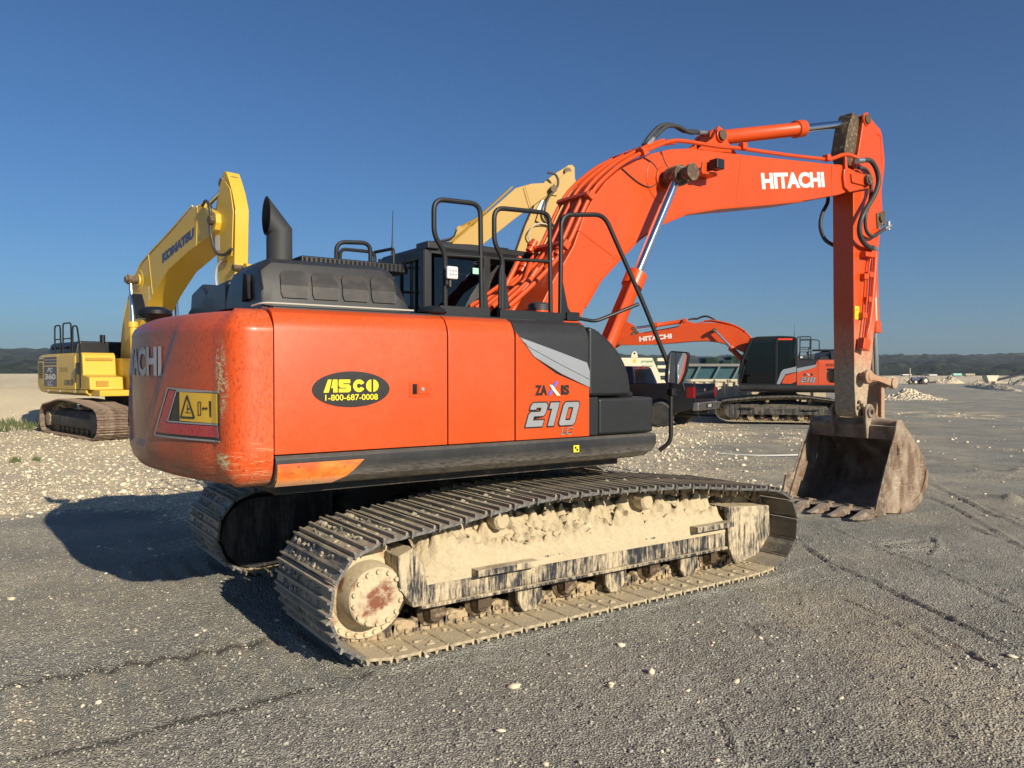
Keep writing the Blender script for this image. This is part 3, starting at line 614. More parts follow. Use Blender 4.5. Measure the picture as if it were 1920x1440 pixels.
    for i in range(24): b.box(-1.985+i*.032,-1.97+i*.032,-.785,-.775,2.42,2.465)
    b.build('louvre_slots','void',h2)
    b=MB(); b.tube(fil([(-2.40,-1.06,2.105),(-2.365,-1.16,2.12),(-1.38,-1.155,2.118)],.05),.006,8); b.build('hood_seal','fitting_grey',root)
    # exhaust stack with slanted mouth
    n=28; c=(-2.09,-.62); r=.083; rg=[]
    pth=[(c[0],c[1],2.38,0),(c[0],c[1],2.62,0),(c[0],c[1],2.655,.0)]
    b=MB(); R1=[[(c[0]+r*math.cos(a),c[1]+r*math.sin(a),z) for a in np.linspace(0,2*PI,n,endpoint=False)] for z in (2.38,2.50)]
    wx,wy=-.999,-.03; tx,ty=-.03,.999
    def ring_(k,rr):
        o=[]
        for a in A_:
            ca,sa=math.cos(a),math.sin(a)
            if k<2: z=(2.38,2.645-.02*ca)[k]; u=rr*ca; v_=rr*sa
            else: z=2.735-.128*ca*(rr/r); u=r+.004+.002*ca; v_=rr*sa
            o.append((c[0]+wx*u+tx*v_,c[1]+wy*u+ty*v_,z))
        return o
    A_=np.linspace(0,2*PI,n,endpoint=False); b=MB(); b.loft([ring_(0,r),ring_(1,r),ring_(2,r),ring_(2,r-.006),ring_(1,r-.006),ring_(0,r-.006)])
    b.build('exhaust_stack','exhaust',root,smooth=40)
    MB().cyl((-2.09,-.62,2.36),(-2.09,-.62,2.42),.10).build('exhaust_collar','black',root)
    # rails
    def rail(pts,r=.017,name='handrail',rad=.08): return MB().tube(fil(pts,rad),r,10).build(name,'rail',root)
    y=-1.17
    r1=rail([(-1.15,y,2.10),(-1.15,y,2.52),(-1.235,y,2.62),(-1.235,y,2.865),(-.87,y,2.875),(-.86,y,2.12)]); r1.name='handrail'
    MB().cyl((-1.15,y,2.50),(-.86,y,2.51),.013).build('mid_rail','rail',r1)
    r2=rail([(-.685,y,2.10),(-.685,y,2.52),(-.755,y,2.62),(-.755,y,2.865),(-.265,y,2.885),(-.255,y,2.12)])
    MB().cyl((-.685,y,2.515),(-.255,y,2.53),.013).build('mid_rail','rail',r2)
    rail([(-.165,y,2.12),(-.155,y,2.885),(.25,y-.02,2.93),(.57,y-.12,2.26),(.80,y-.20,1.72),(.80,y-.20,1.16),(.73,y-.14,1.09)],.018,rad=.09)
    rail([(-.12,y,2.135),(.18,y,2.105),(.54,y-.10,2.25)],.014,rad=.05)
    b=MB(); b.box(-1.2,-.80,y-.02,y+.02,2.085,2.16); b.box(-.72,-.15,y-.025,y+.02,2.085,2.155); b.prism([(-.72,2.16),(-.63,2.16),(-.66,2.40),(-.70,2.48),(-.715,2.40)],'y',y-.01,y+.01)
    b.prism([(-.17,2.11),(-.03,2.11),(-.10,2.20),(-.14,2.36),(-.16,2.42),(-.175,2.42)],'y',y-.012,y+.008); b.prism([(-.86,2.12),(-.80,2.12),(-.83,2.4),(-.845,2.44)],'y',y-.006,y+.006); b.box(-.12,.0,y-.03,y+.03,2.10,2.165)
    b.build('rail_bracket','black',root,bev=.004)
    rail([(-1.32,.3,2.45),(-1.32,.3,2.775),(-1.02,.3,2.795),(-1.02,.3,2.45)],.018)
    # ladder rail on the left of the hood
    for yy in (.55,.95): pass
    l=MB().box(-1.17,-1.085,y-.065,y-.035,2.335,2.42).build('work_lamp','white',root,bev=.01)
    b=MB(); b.box(-1.165,-1.145,y-.035,y-.01,2.30,2.40); b.tube([(-1.13,y-.03,2.335),(-1.13,y-.03,2.29),(-1.15,y,2.28)],.012,6); b.build('lamp_bracket','black',l)
    b=MB()
    for i in range(3):
        for j in range(2): b.cyl((-1.148+i*.022,y-.0652,2.365+j*.026),(-1.148+i*.022,y-.068,2.365+j*.026),.0085,n=10)
    b.build('lamp_lens','fitting',l)
    b=MB(); b.lathe([(0,-.0),(.085,.0),(.10,.012),(.085,.035),(.05,.052),(0,.058)],(-1.24,-1.15,2.10),(0,0,1),20); b.build('camera_cover','black',root)
    # mirror on the front rail
    b=MB(); P=fil([(.70,-1.40,1.885),(.925,-1.47,1.885),(.915,-1.48,1.80),(.86,-1.46,1.605),(.675,-1.39,1.60)],.02,3)
    mc=Vector((.800,-1.43,1.745)); mm=Matrix.Translation(mc)@Matrix.Rotation(R(-72),4,'Z'); ml=Matrix.Rotation(R(5),4,'Y')
    q=[(-.055,.135),(.085,.135),(.10,.115),(.088,-.02),(.060,-.105),(.04,-.130),(-.075,-.125),(-.092,-.10),(-.090,.02),(-.072,.115)]
    b=MB(); b.prism(q,'y',-.02,.022); b.v=[tuple(mm@ml@Vector(v)) for v in b.v]; mi=b.build('mirror','black',root,bev=.010,seg=3)
    b=MB(); b.prism([(x*.90,z*.92) for x,z in q],'y',-.0215,-.026); b.v=[tuple(mm@ml@Vector(v)) for v in b.v]; b.build('mirror_glass','mirror',mi)
    MB().tube(fil([(.80,-1.37,1.56),(.86,-1.46,1.56),(.84,-1.45,1.63)],.02),.009,8).build('mirror_arm','rail',mi)
    MB().box(.775,.83,-1.405,-1.345,1.53,1.585).build('mirror_clamp','black',mi,bev=.006)
    b=MB(); b.lathe([(0,2.09),(.05,2.10),(.10,2.15),(.135,2.185),(.125,2.215),(.07,2.245),(0,2.25)],(-2.53,1.16,0),(0,0,1),22); b.v=[(x,1.16+(y-1.16)*1.15,z) for x,y,z in b.v]; mr=b.build('rear_camera_housing','black',root)
    b=MB(); b.prism([(1.10,2.14),(1.16,2.14),(1.34,2.30),(1.38,2.36),(1.30,2.36),(1.18,2.26)],'x',-2.68,-2.60); b.build('mirror_bracket','black',mr,bev=.008)
    # cab
    b=MB(); y0,y1=.36,1.335
    sil=[(-.455,1.25),(-.455,2.80),(.95,2.80),(1.22,2.15),(1.34,1.55),(1.34,1.25)]
    top=[(-.45,2.80),(-.40,2.86),(.0,2.885),(.80,2.87),(.98,2.80)]
    fr=MB()
    for yy in (y0,y1):
        for a,c_ in zip(sil,sil[1:]+sil[:1]):
            d=.035; A=Vector((a[0],0,a[1])); B=Vector((c_[0],0,c_[1])); t=(B-A).normalized(); nn=Vector((-t.z,0,t.x))*d
            A2=A-t*0; fr.prism([(A2.x-nn.x,A2.z-nn.z),(B.x-nn.x,B.z-nn.z),(B.x+nn.x,B.z+nn.z),(A2.x+nn.x,A2.z+nn.z)],'y',yy-.03,yy+.03)
        fr.box(.13,.20,yy-.031,yy+.031,1.26,2.78)
        fr.prism([(-.455,1.26),(.16,1.26),(.12,1.48),(-.2,1.80),(-.455,1.86)],'y',yy-.029,yy+.029)
    for x in (-.49,): fr.box(x,x+.07,y0,y1,2.72,2.80); 
    fr.box(-.49,-.42,y0,y1,1.25,2.05); fr.box(.93,1.0,y0,y1,2.75,2.82); fr.box(1.28,1.36,y0,y1,1.22,1.60); fr.box(-.45,1.33,y0,y1,1.22,1.28)
    for k in range(4): fr.box(-.475,-.445,y0+(.18 if k==0 else k*.24),y0+(.20 if k==0 else k*.24+.012),2.05,2.72) if k in(0,2) else None
    cab_=fr.build('cab','black',root,bev=.008)
    MB().prism(top+[(.98,2.78),(-.46,2.78)],'y',y0-.03,y1+.03).build('cab_roof','black',cab_,bev=.03,seg=3)
    for bx in ((-.48,-.36,.30,.52,2.80,2.87),(-.35,-.15,.42,.50,2.87,2.90),(.3,.42,.34,.46,2.86,2.89),(-.50,-.46,.34,.42,1.9,2.8)): MB().box(*bx).build('roof_fitting','black',cab_,bev=.012)
    b=MB(); b.box(-.38,.14,y0-.002,y0+.002,1.80,2.74); b.box(.19,.98,y0-.002,y0+.002,1.5,2.72); b.build('side_glass','glass',cab_)
    b=MB(); b.prism([(-.40,1.86),(-.2,1.82),(.13,1.5),(.13,2.75),(-.42,2.75)],'y',y1-.002,y1+.002); b.prism([(.20,1.3),(1.31,1.3),(1.30,1.6),(1.19,2.15),(.94,2.75),(.20,2.75)],'y',y1-.002,y1+.002); b.build('door_glass','glass',cab_)
    b=MB(); b.box(-.457,-.452,y0+.03,y1-.03,2.05,2.73); b.build('rear_glass','glass',cab_)
    b=MB(); b.add([(.97,y0+.03,2.76),(.97,y1-.03,2.76),(1.23,y1-.03,2.15),(1.23,y0+.03,2.15),(1.33,y0+.03,1.6),(1.33,y1-.03,1.6)],[(0,1,2,3),(3,2,5,4)]); b.build('windscreen','glass',cab_)
    b=MB(); b.box(.0,.45,.62,1.08,1.7,1.82); b.box(-.08,.04,.62,1.08,1.8,2.35); b.box(-.04,.06,.74,.96,2.36,2.52); b.box(-.4,.5,.5,1.2,1.28,1.62); b.box(.15,.6,.5,.58,1.7,1.95); b.build('seat','void',cab_,bev=.03)
    b=MB(); b.box(.20,1.28,y1-.03,y1-.02,1.28,1.80); b.build('lower_door','void',cab_)
    MB().box(.02,.16,.352,.357,2.62,2.675).build('tag','sensor_tag',cab_)
    MB().box(-.34,.12,y1+.03,y1+.034,2.745,2.80).build('name_plate','red_orange',cab_)
    for z in (1.35,1.62): MB().tube(fil([(1.28,y1+.03,z),(1.30,y1+.09,z),(1.2,y1+.09,z+.5),(1.2,y1+.03,z+.5)],.03),.01,6).build('grab_bar','rail',cab_) if z<1.4 else None
    b=MB(); b.prism([(-.46,1.86),(-.46,1.68),(-.12,1.60),(.06,1.27),(.16,1.27),(.02,1.68),(-.05,1.76)],'y',y1+.032,y1+.045); b.build('silver_stripe','silver',cab_,bev=.004)
    b=MB(); b.prism([(-.46,1.66),(-.12,1.56),(.0,1.30),(-.28,1.28),(-.46,1.36)],'y',y1+.031,y1+.037); b.build('orange_corner','orange2',cab_)
    b=MB(); b.tube([(-.42,1.12,2.84),(-.42,1.11,3.05),(-.43,1.08,3.27)],[.012,.005,.003],6); b.build('antenna','black',root)
    # left step rail behind the cab
    for yy in (1.12,):
        b=MB(); b.tube(fil([(-.60,yy,2.1),(-.60,yy,2.86),(-.95,yy,2.86),(-.95,yy,2.1)],.06),.017,8); b.tube(fil([(-.55,yy-.3,2.1),(-.55,yy-.3,2.86),(-.60,yy,2.86)],.04),.015,8)
        for z in (2.35,2.5,2.74): b.cyl((-.60,yy,z),(-.95,yy,z),.012,n=8)
        b.build('handrail','rail',root)
    MB().box(-.68,-.60,1.12,1.18,2.14,2.20).build('work_lamp','white',root,bev=.01)
    # hydraulic tank cap
    b=MB(); b.lathe([(0,2.03),(.085,2.03),(.085,2.20),(0,2.20)],(-.085,-.8,0),(0,0,1),24); t=b.build('filler_neck','orange',root)
    MB().lathe([(0,2.20),(.088,2.20),(.088,2.245),(.07,2.262),(0,2.262)],(-.085,-.8,0),(0,0,1),20).build('filler_cap','hose',t)
    MB().lathe([(0,2.08),(.035,2.08),(.035,2.14),(.02,2.15),(0,2.15)],(-.75,-.75,0),(0,0,1),14).build('filler_cap','orange',root)
M['letter_grey']=paint('dusty_white_lettering',(.55,.53,.52),.5,.1,updust=0,spots=.1); M['red_orange']=simple('red_orange',(.8,.06,.02),.4); M['fitting_grey']=simple('grey_seal',(.45,.42,.36),.7)
M['trim_grey']=simple('trim_grey',(.28,.28,.28),.4); M['exhaust']=paint('soot_black_pipe',(.028,.030,.034),.62,.12,(.10,.10,.10),coat=0,updust=.1)
# ---------------- boom, arm and bucket of the orange excavators ----------------
FOOT=Vector((.25,-.1,1.95)); TIP=Vector((5.25,-.1,4.07)); ATIP=Vector((5.33,-.15,1.215))
def reparent(o,parent):
    o.parent=parent; o.location=Vector(o.location)-Vector(parent.location); return o
def part(mb,name,mat,parent,origin,bev=0,smooth=35,seg=2):
    return mb.build(name,mat,parent,bev=bev,smooth=smooth,loc=origin,seg=seg)
def sub(mb,name,mat,parent,bev=0,smooth=35):
    o=mb.build(name,mat,parent,bev=bev,smooth=smooth); o.location=-Vector(parent.location); return o
def cylinder(root,p0,p1,pr,rb,rr,name,side_pipe=None,mat='orange_boom'):
    """hydraulic cylinder: barrel from p0 to the gland at fraction pr, bright rod on to p1"""
    p0=Vector(p0);p1=Vector(p1);d=(p1-p0).normalized();g=p0+(p1-p0)*pr
    b=MB(); b.lathe([(0,.0),(rb,.0),(rb,(g-p0).length-.16),(rb*1.05,(g-p0).length-.155),(rb*1.28,(g-p0).length-.15),(rb*1.28,(g-p0).length-.01),(rb*1.1,(g-p0).length),(0,(g-p0).length)],p0,d,26)
    b.cyl(p0+Vector((0,-rb*.8,0)),p0+Vector((0,rb*.8,0)),rb*1.1)
    if side_pipe:
        o=Vector(side_pipe); b.tube(fil([p0+d*.25+o*.5,p0+d*.3+o,g-d*.12+o,g-d*.08+o*.5],.03),.016,8)
        for t in (.3,.6): q=p0+(g-p0)*t; b.box(-.02,.02,-.02,.02,-.02,.02,Matrix.Translation(q+o*.9))
    o=b.build(name,mat,root,smooth=40)
    b=MB(); b.cyl(g-d*.03,p1-d*rr*1.0,rr,n=22); b.build('rod','chrome',o)
    b=MB(); b.cyl(p1+Vector((0,-rb*.9,0)),p1+Vector((0,rb*.9,0)),rr*1.75); b.cyl(p1+Vector((0,-rb*1.15,0)),p1+Vector((0,rb*1.15,0)),rr*1.1); b.build('rod_eye','pin',o,bev=.006)
    for k in range(10): pass
    return o
BOOM=[(.16,1.86),(.18,2.05),(.30,2.30),(.43,2.52),(.56,2.70),(.66,2.845),(.783,3.13),(.894,3.30),(1.044,3.474),(1.2,3.597),(1.4,3.707),(1.643,3.828),(1.9,3.912),(2.17,3.965),(2.62,4.002),(3.3,4.06),(4.58,4.178),(4.79,4.205),(4.95,4.19),(5.20,4.165),(5.32,4.13),(5.345,4.06),(5.31,4.0),(5.2,3.965),(4.90,3.885),(4.75,3.835),(4.02,3.667),(3.08,3.495),(2.62,3.415),(2.12,3.30),(1.75,3.15),(1.46,2.97),(1.28,2.82),(.99,2.565),(.80,2.30),(.72,2.14),(.58,1.95),(.38,1.82),(.24,1.80)]
def orange_boom(root):
    o=FOOT; ins=[(x,z) for x,z in BOOM]
    # box section: top and bottom plates between two side plates that stand slightly proud
    b=MB(); b.prism(BOOM,'y',-.318,.108); bm_=part(b,'boom','orange_boom',root,o,bev=.010,smooth=25)
    # flange lips along both edges, weld lines
    for nm,seg_,off in (('edge_lip',BOOM[26:35],-.012),):
        b=MB(); b.tube([(x,-.319,z) for x,z in seg_],.009,6); sub(b,nm,'orange_boom',bm_)
    for a,c in (((2.96,4.02),(2.88,3.49)),((1.20,2.76),(.70,3.0)),((4.60,4.17),(4.62,3.81))):
        b=MB(); b.cyl((a[0],-.3185,a[1]),(c[0],-.3185,c[1]),.005,n=5); sub(b,'weld_line','orange_boom',bm_)
    b=MB(); b.lathe([(0,.0),(.24,.0),(.235,.008),(0,.010)],(1.80,-.318,3.60),(0,-1,0),40); b.lathe([(.0,.0),(.13,.0),(.12,.03),(0,.03)],(1.80,-.318,3.60),(0,-1,0),30); sub(b,'pin_boss','orange_boom',bm_,bev=.004)
    b=MB(); b.cyl((1.80,-.68,3.595),(1.80,.44,3.595),.062,n=24); b.cyl((1.80,-.56,3.595),(1.80,-.40,3.595),.10,n=24); b.cyl((1.80,-.70,3.595),(1.80,-.66,3.595),.083,n=24); sub(b,'cylinder_pin','pin',bm_,bev=.008)
    # tip cheek plate and pin
    b=MB(); b.prism([(4.80,4.06),(4.83,3.93),(4.93,3.885),(5.24,3.965),(5.36,3.99),(5.40,4.08),(5.33,4.155),(5.0,4.13),(4.88,4.17),(4.82,4.15)],'y',-.352,-.319); b.prism([(4.93,4.11),(4.95,4.0),(5.3,4.0),(5.33,4.1),(5.25,4.14)],'y',-.375,-.353); b.prism([(4.82,4.3),(4.86,4.3),(4.89,4.12),(4.83,4.12)],'y',-.36,-.33); sub(b,'tip_cheek','orange_boom',bm_,bev=.012)
    b=MB(); b.cyl((5.25,-.42,4.07),(5.25,.16,4.07),.065,n=22); b.cyl((5.25,-.435,4.07),(5.25,-.41,4.07),.045,n=22); sub(b,'boom_tip_pin','pin',bm_,bev=.008)
    t=text('HITACHI','boom_lettering','white',bm_,(3.875,-.3185,3.885),(1,0,.158),(-.158,0,1),width=1.17,height=.178,bold=.05); t.location=-Vector(o)
    t=text('HITACHI','boom_lettering','white',bm_,(3.875,.1085,3.885),(-1,0,-.158),(-.158,0,1),width=1.17,height=.178,bold=.05); t.location=-Vector(o)
    # arm cylinder bracket
    b=MB()
    for yy in (-.235,-.0): b.prism([(2.30,3.96),(2.62,4.17),(2.70,4.31),(2.80,4.28),(2.86,4.16),(3.05,4.03)],'y',yy,yy+.03)
    b.cyl((2.72,-.26,4.205),(2.72,.06,4.205),.07,n=22); sub(b,'cylinder_bracket','orange_boom',bm_,bev=.008)
    b=MB(); b.cyl((2.72,-.285,4.205),(2.72,-.25,4.205),.055,n=22); sub(b,'bracket_pin','pin',bm_,bev=.005)
    # work lamp on its bracket, seen from behind
    b=MB(); b.prism([(2.19,3.80),(2.37,3.87),(2.335,3.735),(2.17,3.68)],'y',-.47,-.45); b.box(2.14,2.42,-.46,-.32,3.69,3.70); b.prism([(2.14,3.69),(2.42,3.72),(2.40,3.70),(2.15,3.67)],'y',-.50,-.32)
    sub(b,'lamp_bracket','orange_boom',bm_,bev=.003)
    b=MB(); b.box(2.25,2.36,-.60,-.49,3.72,3.82); b.cyl((2.30,-.5,3.77),(2.30,-.46,3.77),.03,n=10); sub(b,'boom_work_lamp','black',bm_,bev=.01)
    # steel pipes running up the back of the boom
    near=[(-.05,2.27),(.14,2.42),(.29,2.55),(.47,2.72),(.60,2.88),(.68,3.02),(.80,3.24),(.93,3.42),(1.17,3.62),(1.38,3.75),(1.64,3.88),(1.86,3.975),(2.08,4.015),(2.57,4.045),(2.95,4.085),(3.7,4.14),(4.46,4.21)]
    ys=(-.335,-.265,-.19,-.11,-.03,.05)
    for k,yy in enumerate(ys):
        lift=.0 if k==0 else .016+.012*(k%2); P=[]
        for i,(x,z) in enumerate(near):
            a=near[max(i-1,0)]; c=near[min(i+1,len(near)-1)]; t=Vector((c[0]-a[0],0,c[1]-a[1])).normalized(); nn=Vector((-t.z,0,t.x))
            f=1 if i>2 else (i/3)
            P.append(Vector((x-(0 if k==0 else .035*k*(1-f)),yy,z))+nn*(lift*f))
        if k in(2,3): P=P[:13]
        if k in(1,4,5): P=P[:12]
        sub(MB().tube(cr(P,3),.021 if k in(0,1) else .018,9),'boom_pipe','orange_boom',bm_)
    for x,z,rot in ((.55,2.83,55),(.84,3.30,56),(1.50,3.80,28),(2.95,4.09,6),(4.46,4.21,6)):
        b=MB(); b.box(-.035,.035,-.05,.02,-.02,.05,Matrix.Translation((x,-.335,z))@Matrix.Rotation(R(-rot),4,'Y'))
        if x<2: b.box(-.02,.02,-.36,.09,.01,.06,Matrix.Translation((x,0,z))@Matrix.Rotation(R(-rot),4,'Y'))
        sub(b,'pipe_clamp','orange_boom',bm_,bev=.005)
    for x,z,yy in ((.40,2.66,-.30),(.52,2.80,-.30),(.30,2.66,-.06),(.42,2.86,-.02)):
        b=MB(); b.lathe([(0,-.06),(.034,-.06),(.034,-.02),(.045,-.015),(.045,.02),(.034,.025),(.034,.06),(0,.06)],(x,yy,z),(.55,0,.8),12); sub(b,'pipe_union','orange_boom',bm_)
    b=MB(); b.tube(cr([(4.46,-.34,4.20),(4.62,-.34,4.25),(4.80,-.345,4.315),(4.95,-.35,4.33),(5.10,-.40,4.29)],4),.024,9); sub(b,'tip_pipe','orange_boom',bm_)
    # small hoses over the hump
    for dy,dz in ((0,0),(.07,.03)):
        b=MB(); b.tube(cr([(1.66,-.25+dy,3.94),(1.76,-.25+dy,4.03+dz),(1.91,-.24+dy,4.15+dz),(2.085,-.23+dy,4.19+dz),(2.27,-.22+dy,4.165+dz),(2.43,-.2+dy,4.20+dz),(2.60,-.18+dy,4.23)],5),.021,9); sub(b,'boom_hose','hose',bm_)
    b=MB(); b.cyl((1.64,-.25,3.92),(1.72,-.25,4.0),.026,n=10); b.cyl((2.42,-.2,4.195),(2.55,-.19,4.22),.027,n=10); sub(b,'hose_fitting','fitting',bm_)
    for pts in ([(1.24,3.62),(1.45,3.52),(1.62,3.50),(1.75,3.60)],[(1.52,3.77),(1.66,3.72),(1.78,3.60),(1.95,3.62),(2.10,3.69),(2.25,3.69)],[(1.75,3.87),(1.82,3.75),(1.93,3.66),(1.97,3.62)]):
        b=MB(); b.tube(cr([(x,-.328,z) for x,z in pts],5),.006,6); sub(b,'grease_line','hose',bm_)
    # loose hoses at the boom foot
    for k,(a,c) in enumerate((((-.10,-.30,2.20),(.30,-.26,2.62)),((-.02,-.24,2.15),(.34,-.12,2.72)),((-.12,-.08,2.22),(.30,.0,2.75)))):
        b=MB(); b.tube(cr([a,((a[0]+c[0])/2-.02,a[1]+.03,(a[2]+c[2])/2-.07),c],6),.024,9); sub(b,'boom_pipe','orange_boom',bm_)
    return bm_
ARM=[(5.32,4.905),(5.40,4.93),(5.47,4.90),(5.58,4.84),(5.70,4.79),(5.735,4.73),(5.80,4.45),(5.80,4.33),(5.735,4.02),(5.755,3.80),(5.765,3.70),(5.72,3.58),(5.68,3.30),(5.64,2.90),(5.60,2.35),(5.54,1.90),(5.47,1.55),(5.42,1.28),(5.38,1.19),(5.30,1.155),(5.22,1.17),(5.18,1.23),(5.155,1.57),(5.125,2.65),(5.10,3.86),(5.10,4.02),(5.12,4.20),(5.20,4.42),(5.27,4.68)]
def orange_arm(root):
    o=TIP; a_=part(MB().prism(ARM,'y',-.295,-.015),'arm','arm',root,o,bev=.010,smooth=25)
    b=MB(); b.prism([(5.30,4.86),(5.27,4.70),(5.24,4.50),(5.10,4.20),(4.98,4.42),(5.06,4.72),(5.16,4.92)],'y',-.25,-.06); sub(b,'rear_rib','pin',a_,bev=.01)
    b=MB(); b.cyl((5.37,-.33,4.855),(5.37,.02,4.855),.062,n=22); sub(b,'arm_top_pin','pin',a_,bev=.008)
    b=MB(); b.lathe([(0,0),(.085,0),(.08,.014),(0,.016)],(5.37,-.295,4.855),(0,-1,0),28); b.lathe([(0,0),(.10,0),(.095,.012),(0,.014)],(5.27,-.295,4.07),(0,-1,0),28); sub(b,'pin_boss','arm',a_)
    b=MB(); b.cyl((5.69,-.34,3.665),(5.69,.04,3.665),.05,n=20); b.prism([(5.60,3.72),(5.80,3.78),(5.80,3.6),(5.62,3.52)],'y',-.31,-.25); sub(b,'bucket_cylinder_pin','pin',a_,bev=.006)
    # weld seam rectangles on the flank
    for P in ([(5.18,4.42),(5.60,4.72),(5.69,4.70),(5.72,4.35)],[(5.10,3.27),(5.62,3.27)],):
        b=MB(); b.tube([(x,-.296,z) for x,z in P],.006,5); sub(b,'weld_line','arm',a_)
    # hoses over the elbow
    H1=[(5.08,-.40,4.275),(5.25,-.42,4.30),(5.37,-.43,4.21),(5.42,-.43,4.06),(5.34,-.43,3.90),(5.225,-.42,3.76),(5.10,-.41,3.60),(5.06,-.40,3.46),(5.11,-.39,3.35),(5.27,-.37,3.275),(5.47,-.35,3.255)]
    H2=[(5.10,-.36,4.20),(5.24,-.37,4.20),(5.36,-.37,4.08),(5.34,-.37,3.85),(5.25,-.37,3.64),(5.26,-.36,3.50),(5.33,-.36,3.42),(5.46,-.36,3.41),(5.60,-.36,3.48),(5.74,-.37,3.55)]
    H3=[(5.12,.10,4.1),(5.18,.1,3.90),(5.06,.1,3.72),(5.02,.1,3.55),(5.10,.09,3.40),(5.26,.06,3.33),(5.4,.04,3.30)]
    for P,r in ((H1,.030),(H2,.021),(H3,.024)): sub(MB().tube(cr(P,6),r,12),'arm_hose','hose',a_)
    b=MB(); b.cyl((5.02,-.39,4.27),(5.12,-.405,4.285),.035,n=12); b.cyl((5.42,-.355,3.262),(5.52,-.345,3.25),.035,n=12); b.cyl((5.68,-.365,3.52),(5.80,-.375,3.575),.026,n=12); b.cyl((5.76,-.37,3.52),(5.76,-.37,3.62),.02,n=8); sub(b,'hose_fitting','fitting',a_)
    b=MB(); b.tube(cr([(5.50,-.345,3.25),(5.50,-.345,3.10),(5.47,-.345,2.85),(5.43,-.345,2.55),(5.385,-.345,2.33),(5.34,-.34,2.20),(5.33,-.34,2.10)],5),.026,9); b.tube(cr([(5.43,-.34,3.22),(5.37,-.34,3.0),(5.34,-.34,2.7),(5.30,-.34,2.4),(5.27,-.34,2.25),(5.24,-.34,2.08)],5),.012,7); sub(b,'arm_pipe','arm',a_)
    for x,z in ((5.46,3.20),(5.42,2.93),(5.40,2.62),(5.30,2.90),(5.27,2.42)): sub(MB().box(-.05,.05,-.36,-.296,-.035,.035,Matrix.Translation((x,0,z))),'pipe_clamp','arm',a_,bev=.006)
    sub(MB().box(5.24,5.45,-.38,-.296,3.14,3.20),'pipe_bracket','arm',a_,bev=.006)
    b=MB(); b.box(-.075,.075,-.045,.045,-.07,.07,Matrix.Translation((5.24,-.36,2.06))@Matrix.Rotation(R(14),4,'Y')); sub(b,'valve_block','arm',a_,bev=.01)
    MS=MB().box(5.145,5.235,-.2995,-.2975,2.37,2.53); s=sub(MS,'warning_sticker','decal_yellow',a_)
    b=MB(); 
    b.add([(5.16,-.3005,2.47),(5.22,-.3005,2.47),(5.19,-.3005,2.52),(5.172,-.3006,2.476),(5.208,-.3006,2.476),(5.19,-.3006,2.507)],[(0,1,4,3),(1,2,5,4),(2,0,3,5)]); b.box(5.175,5.205,-.3012,-.3,2.405,2.412); b.box(5.20,5.206,-.3012,-.3,2.412,2.43); sub(b,'sticker_mark','decal_black',a_)
    b=MB()
    for x,z in ((5.26,1.33),(5.31,1.29),(5.25,1.26)): b.cyl((x-.03,-.295,z+.02),(x-.03,-.325,z+.02),.022,n=8)
    sub(b,'grease_plug','pin',a_)
    return a_
PLATE=[(5.33,1.135),(5.42,1.125),(5.52,1.06),(5.62,.98),(5.76,.86),(5.90,.74),(5.985,.63),(6.03,.50),(6.02,.36),(5.96,.22),(5.85,.10),(5.70,.035),(5.45,.010),(5.20,.035),(4.90,.075),(4.86,.10),(4.93,.25),(5.05,.50),(5.19,.78),(5.30,1.0)]
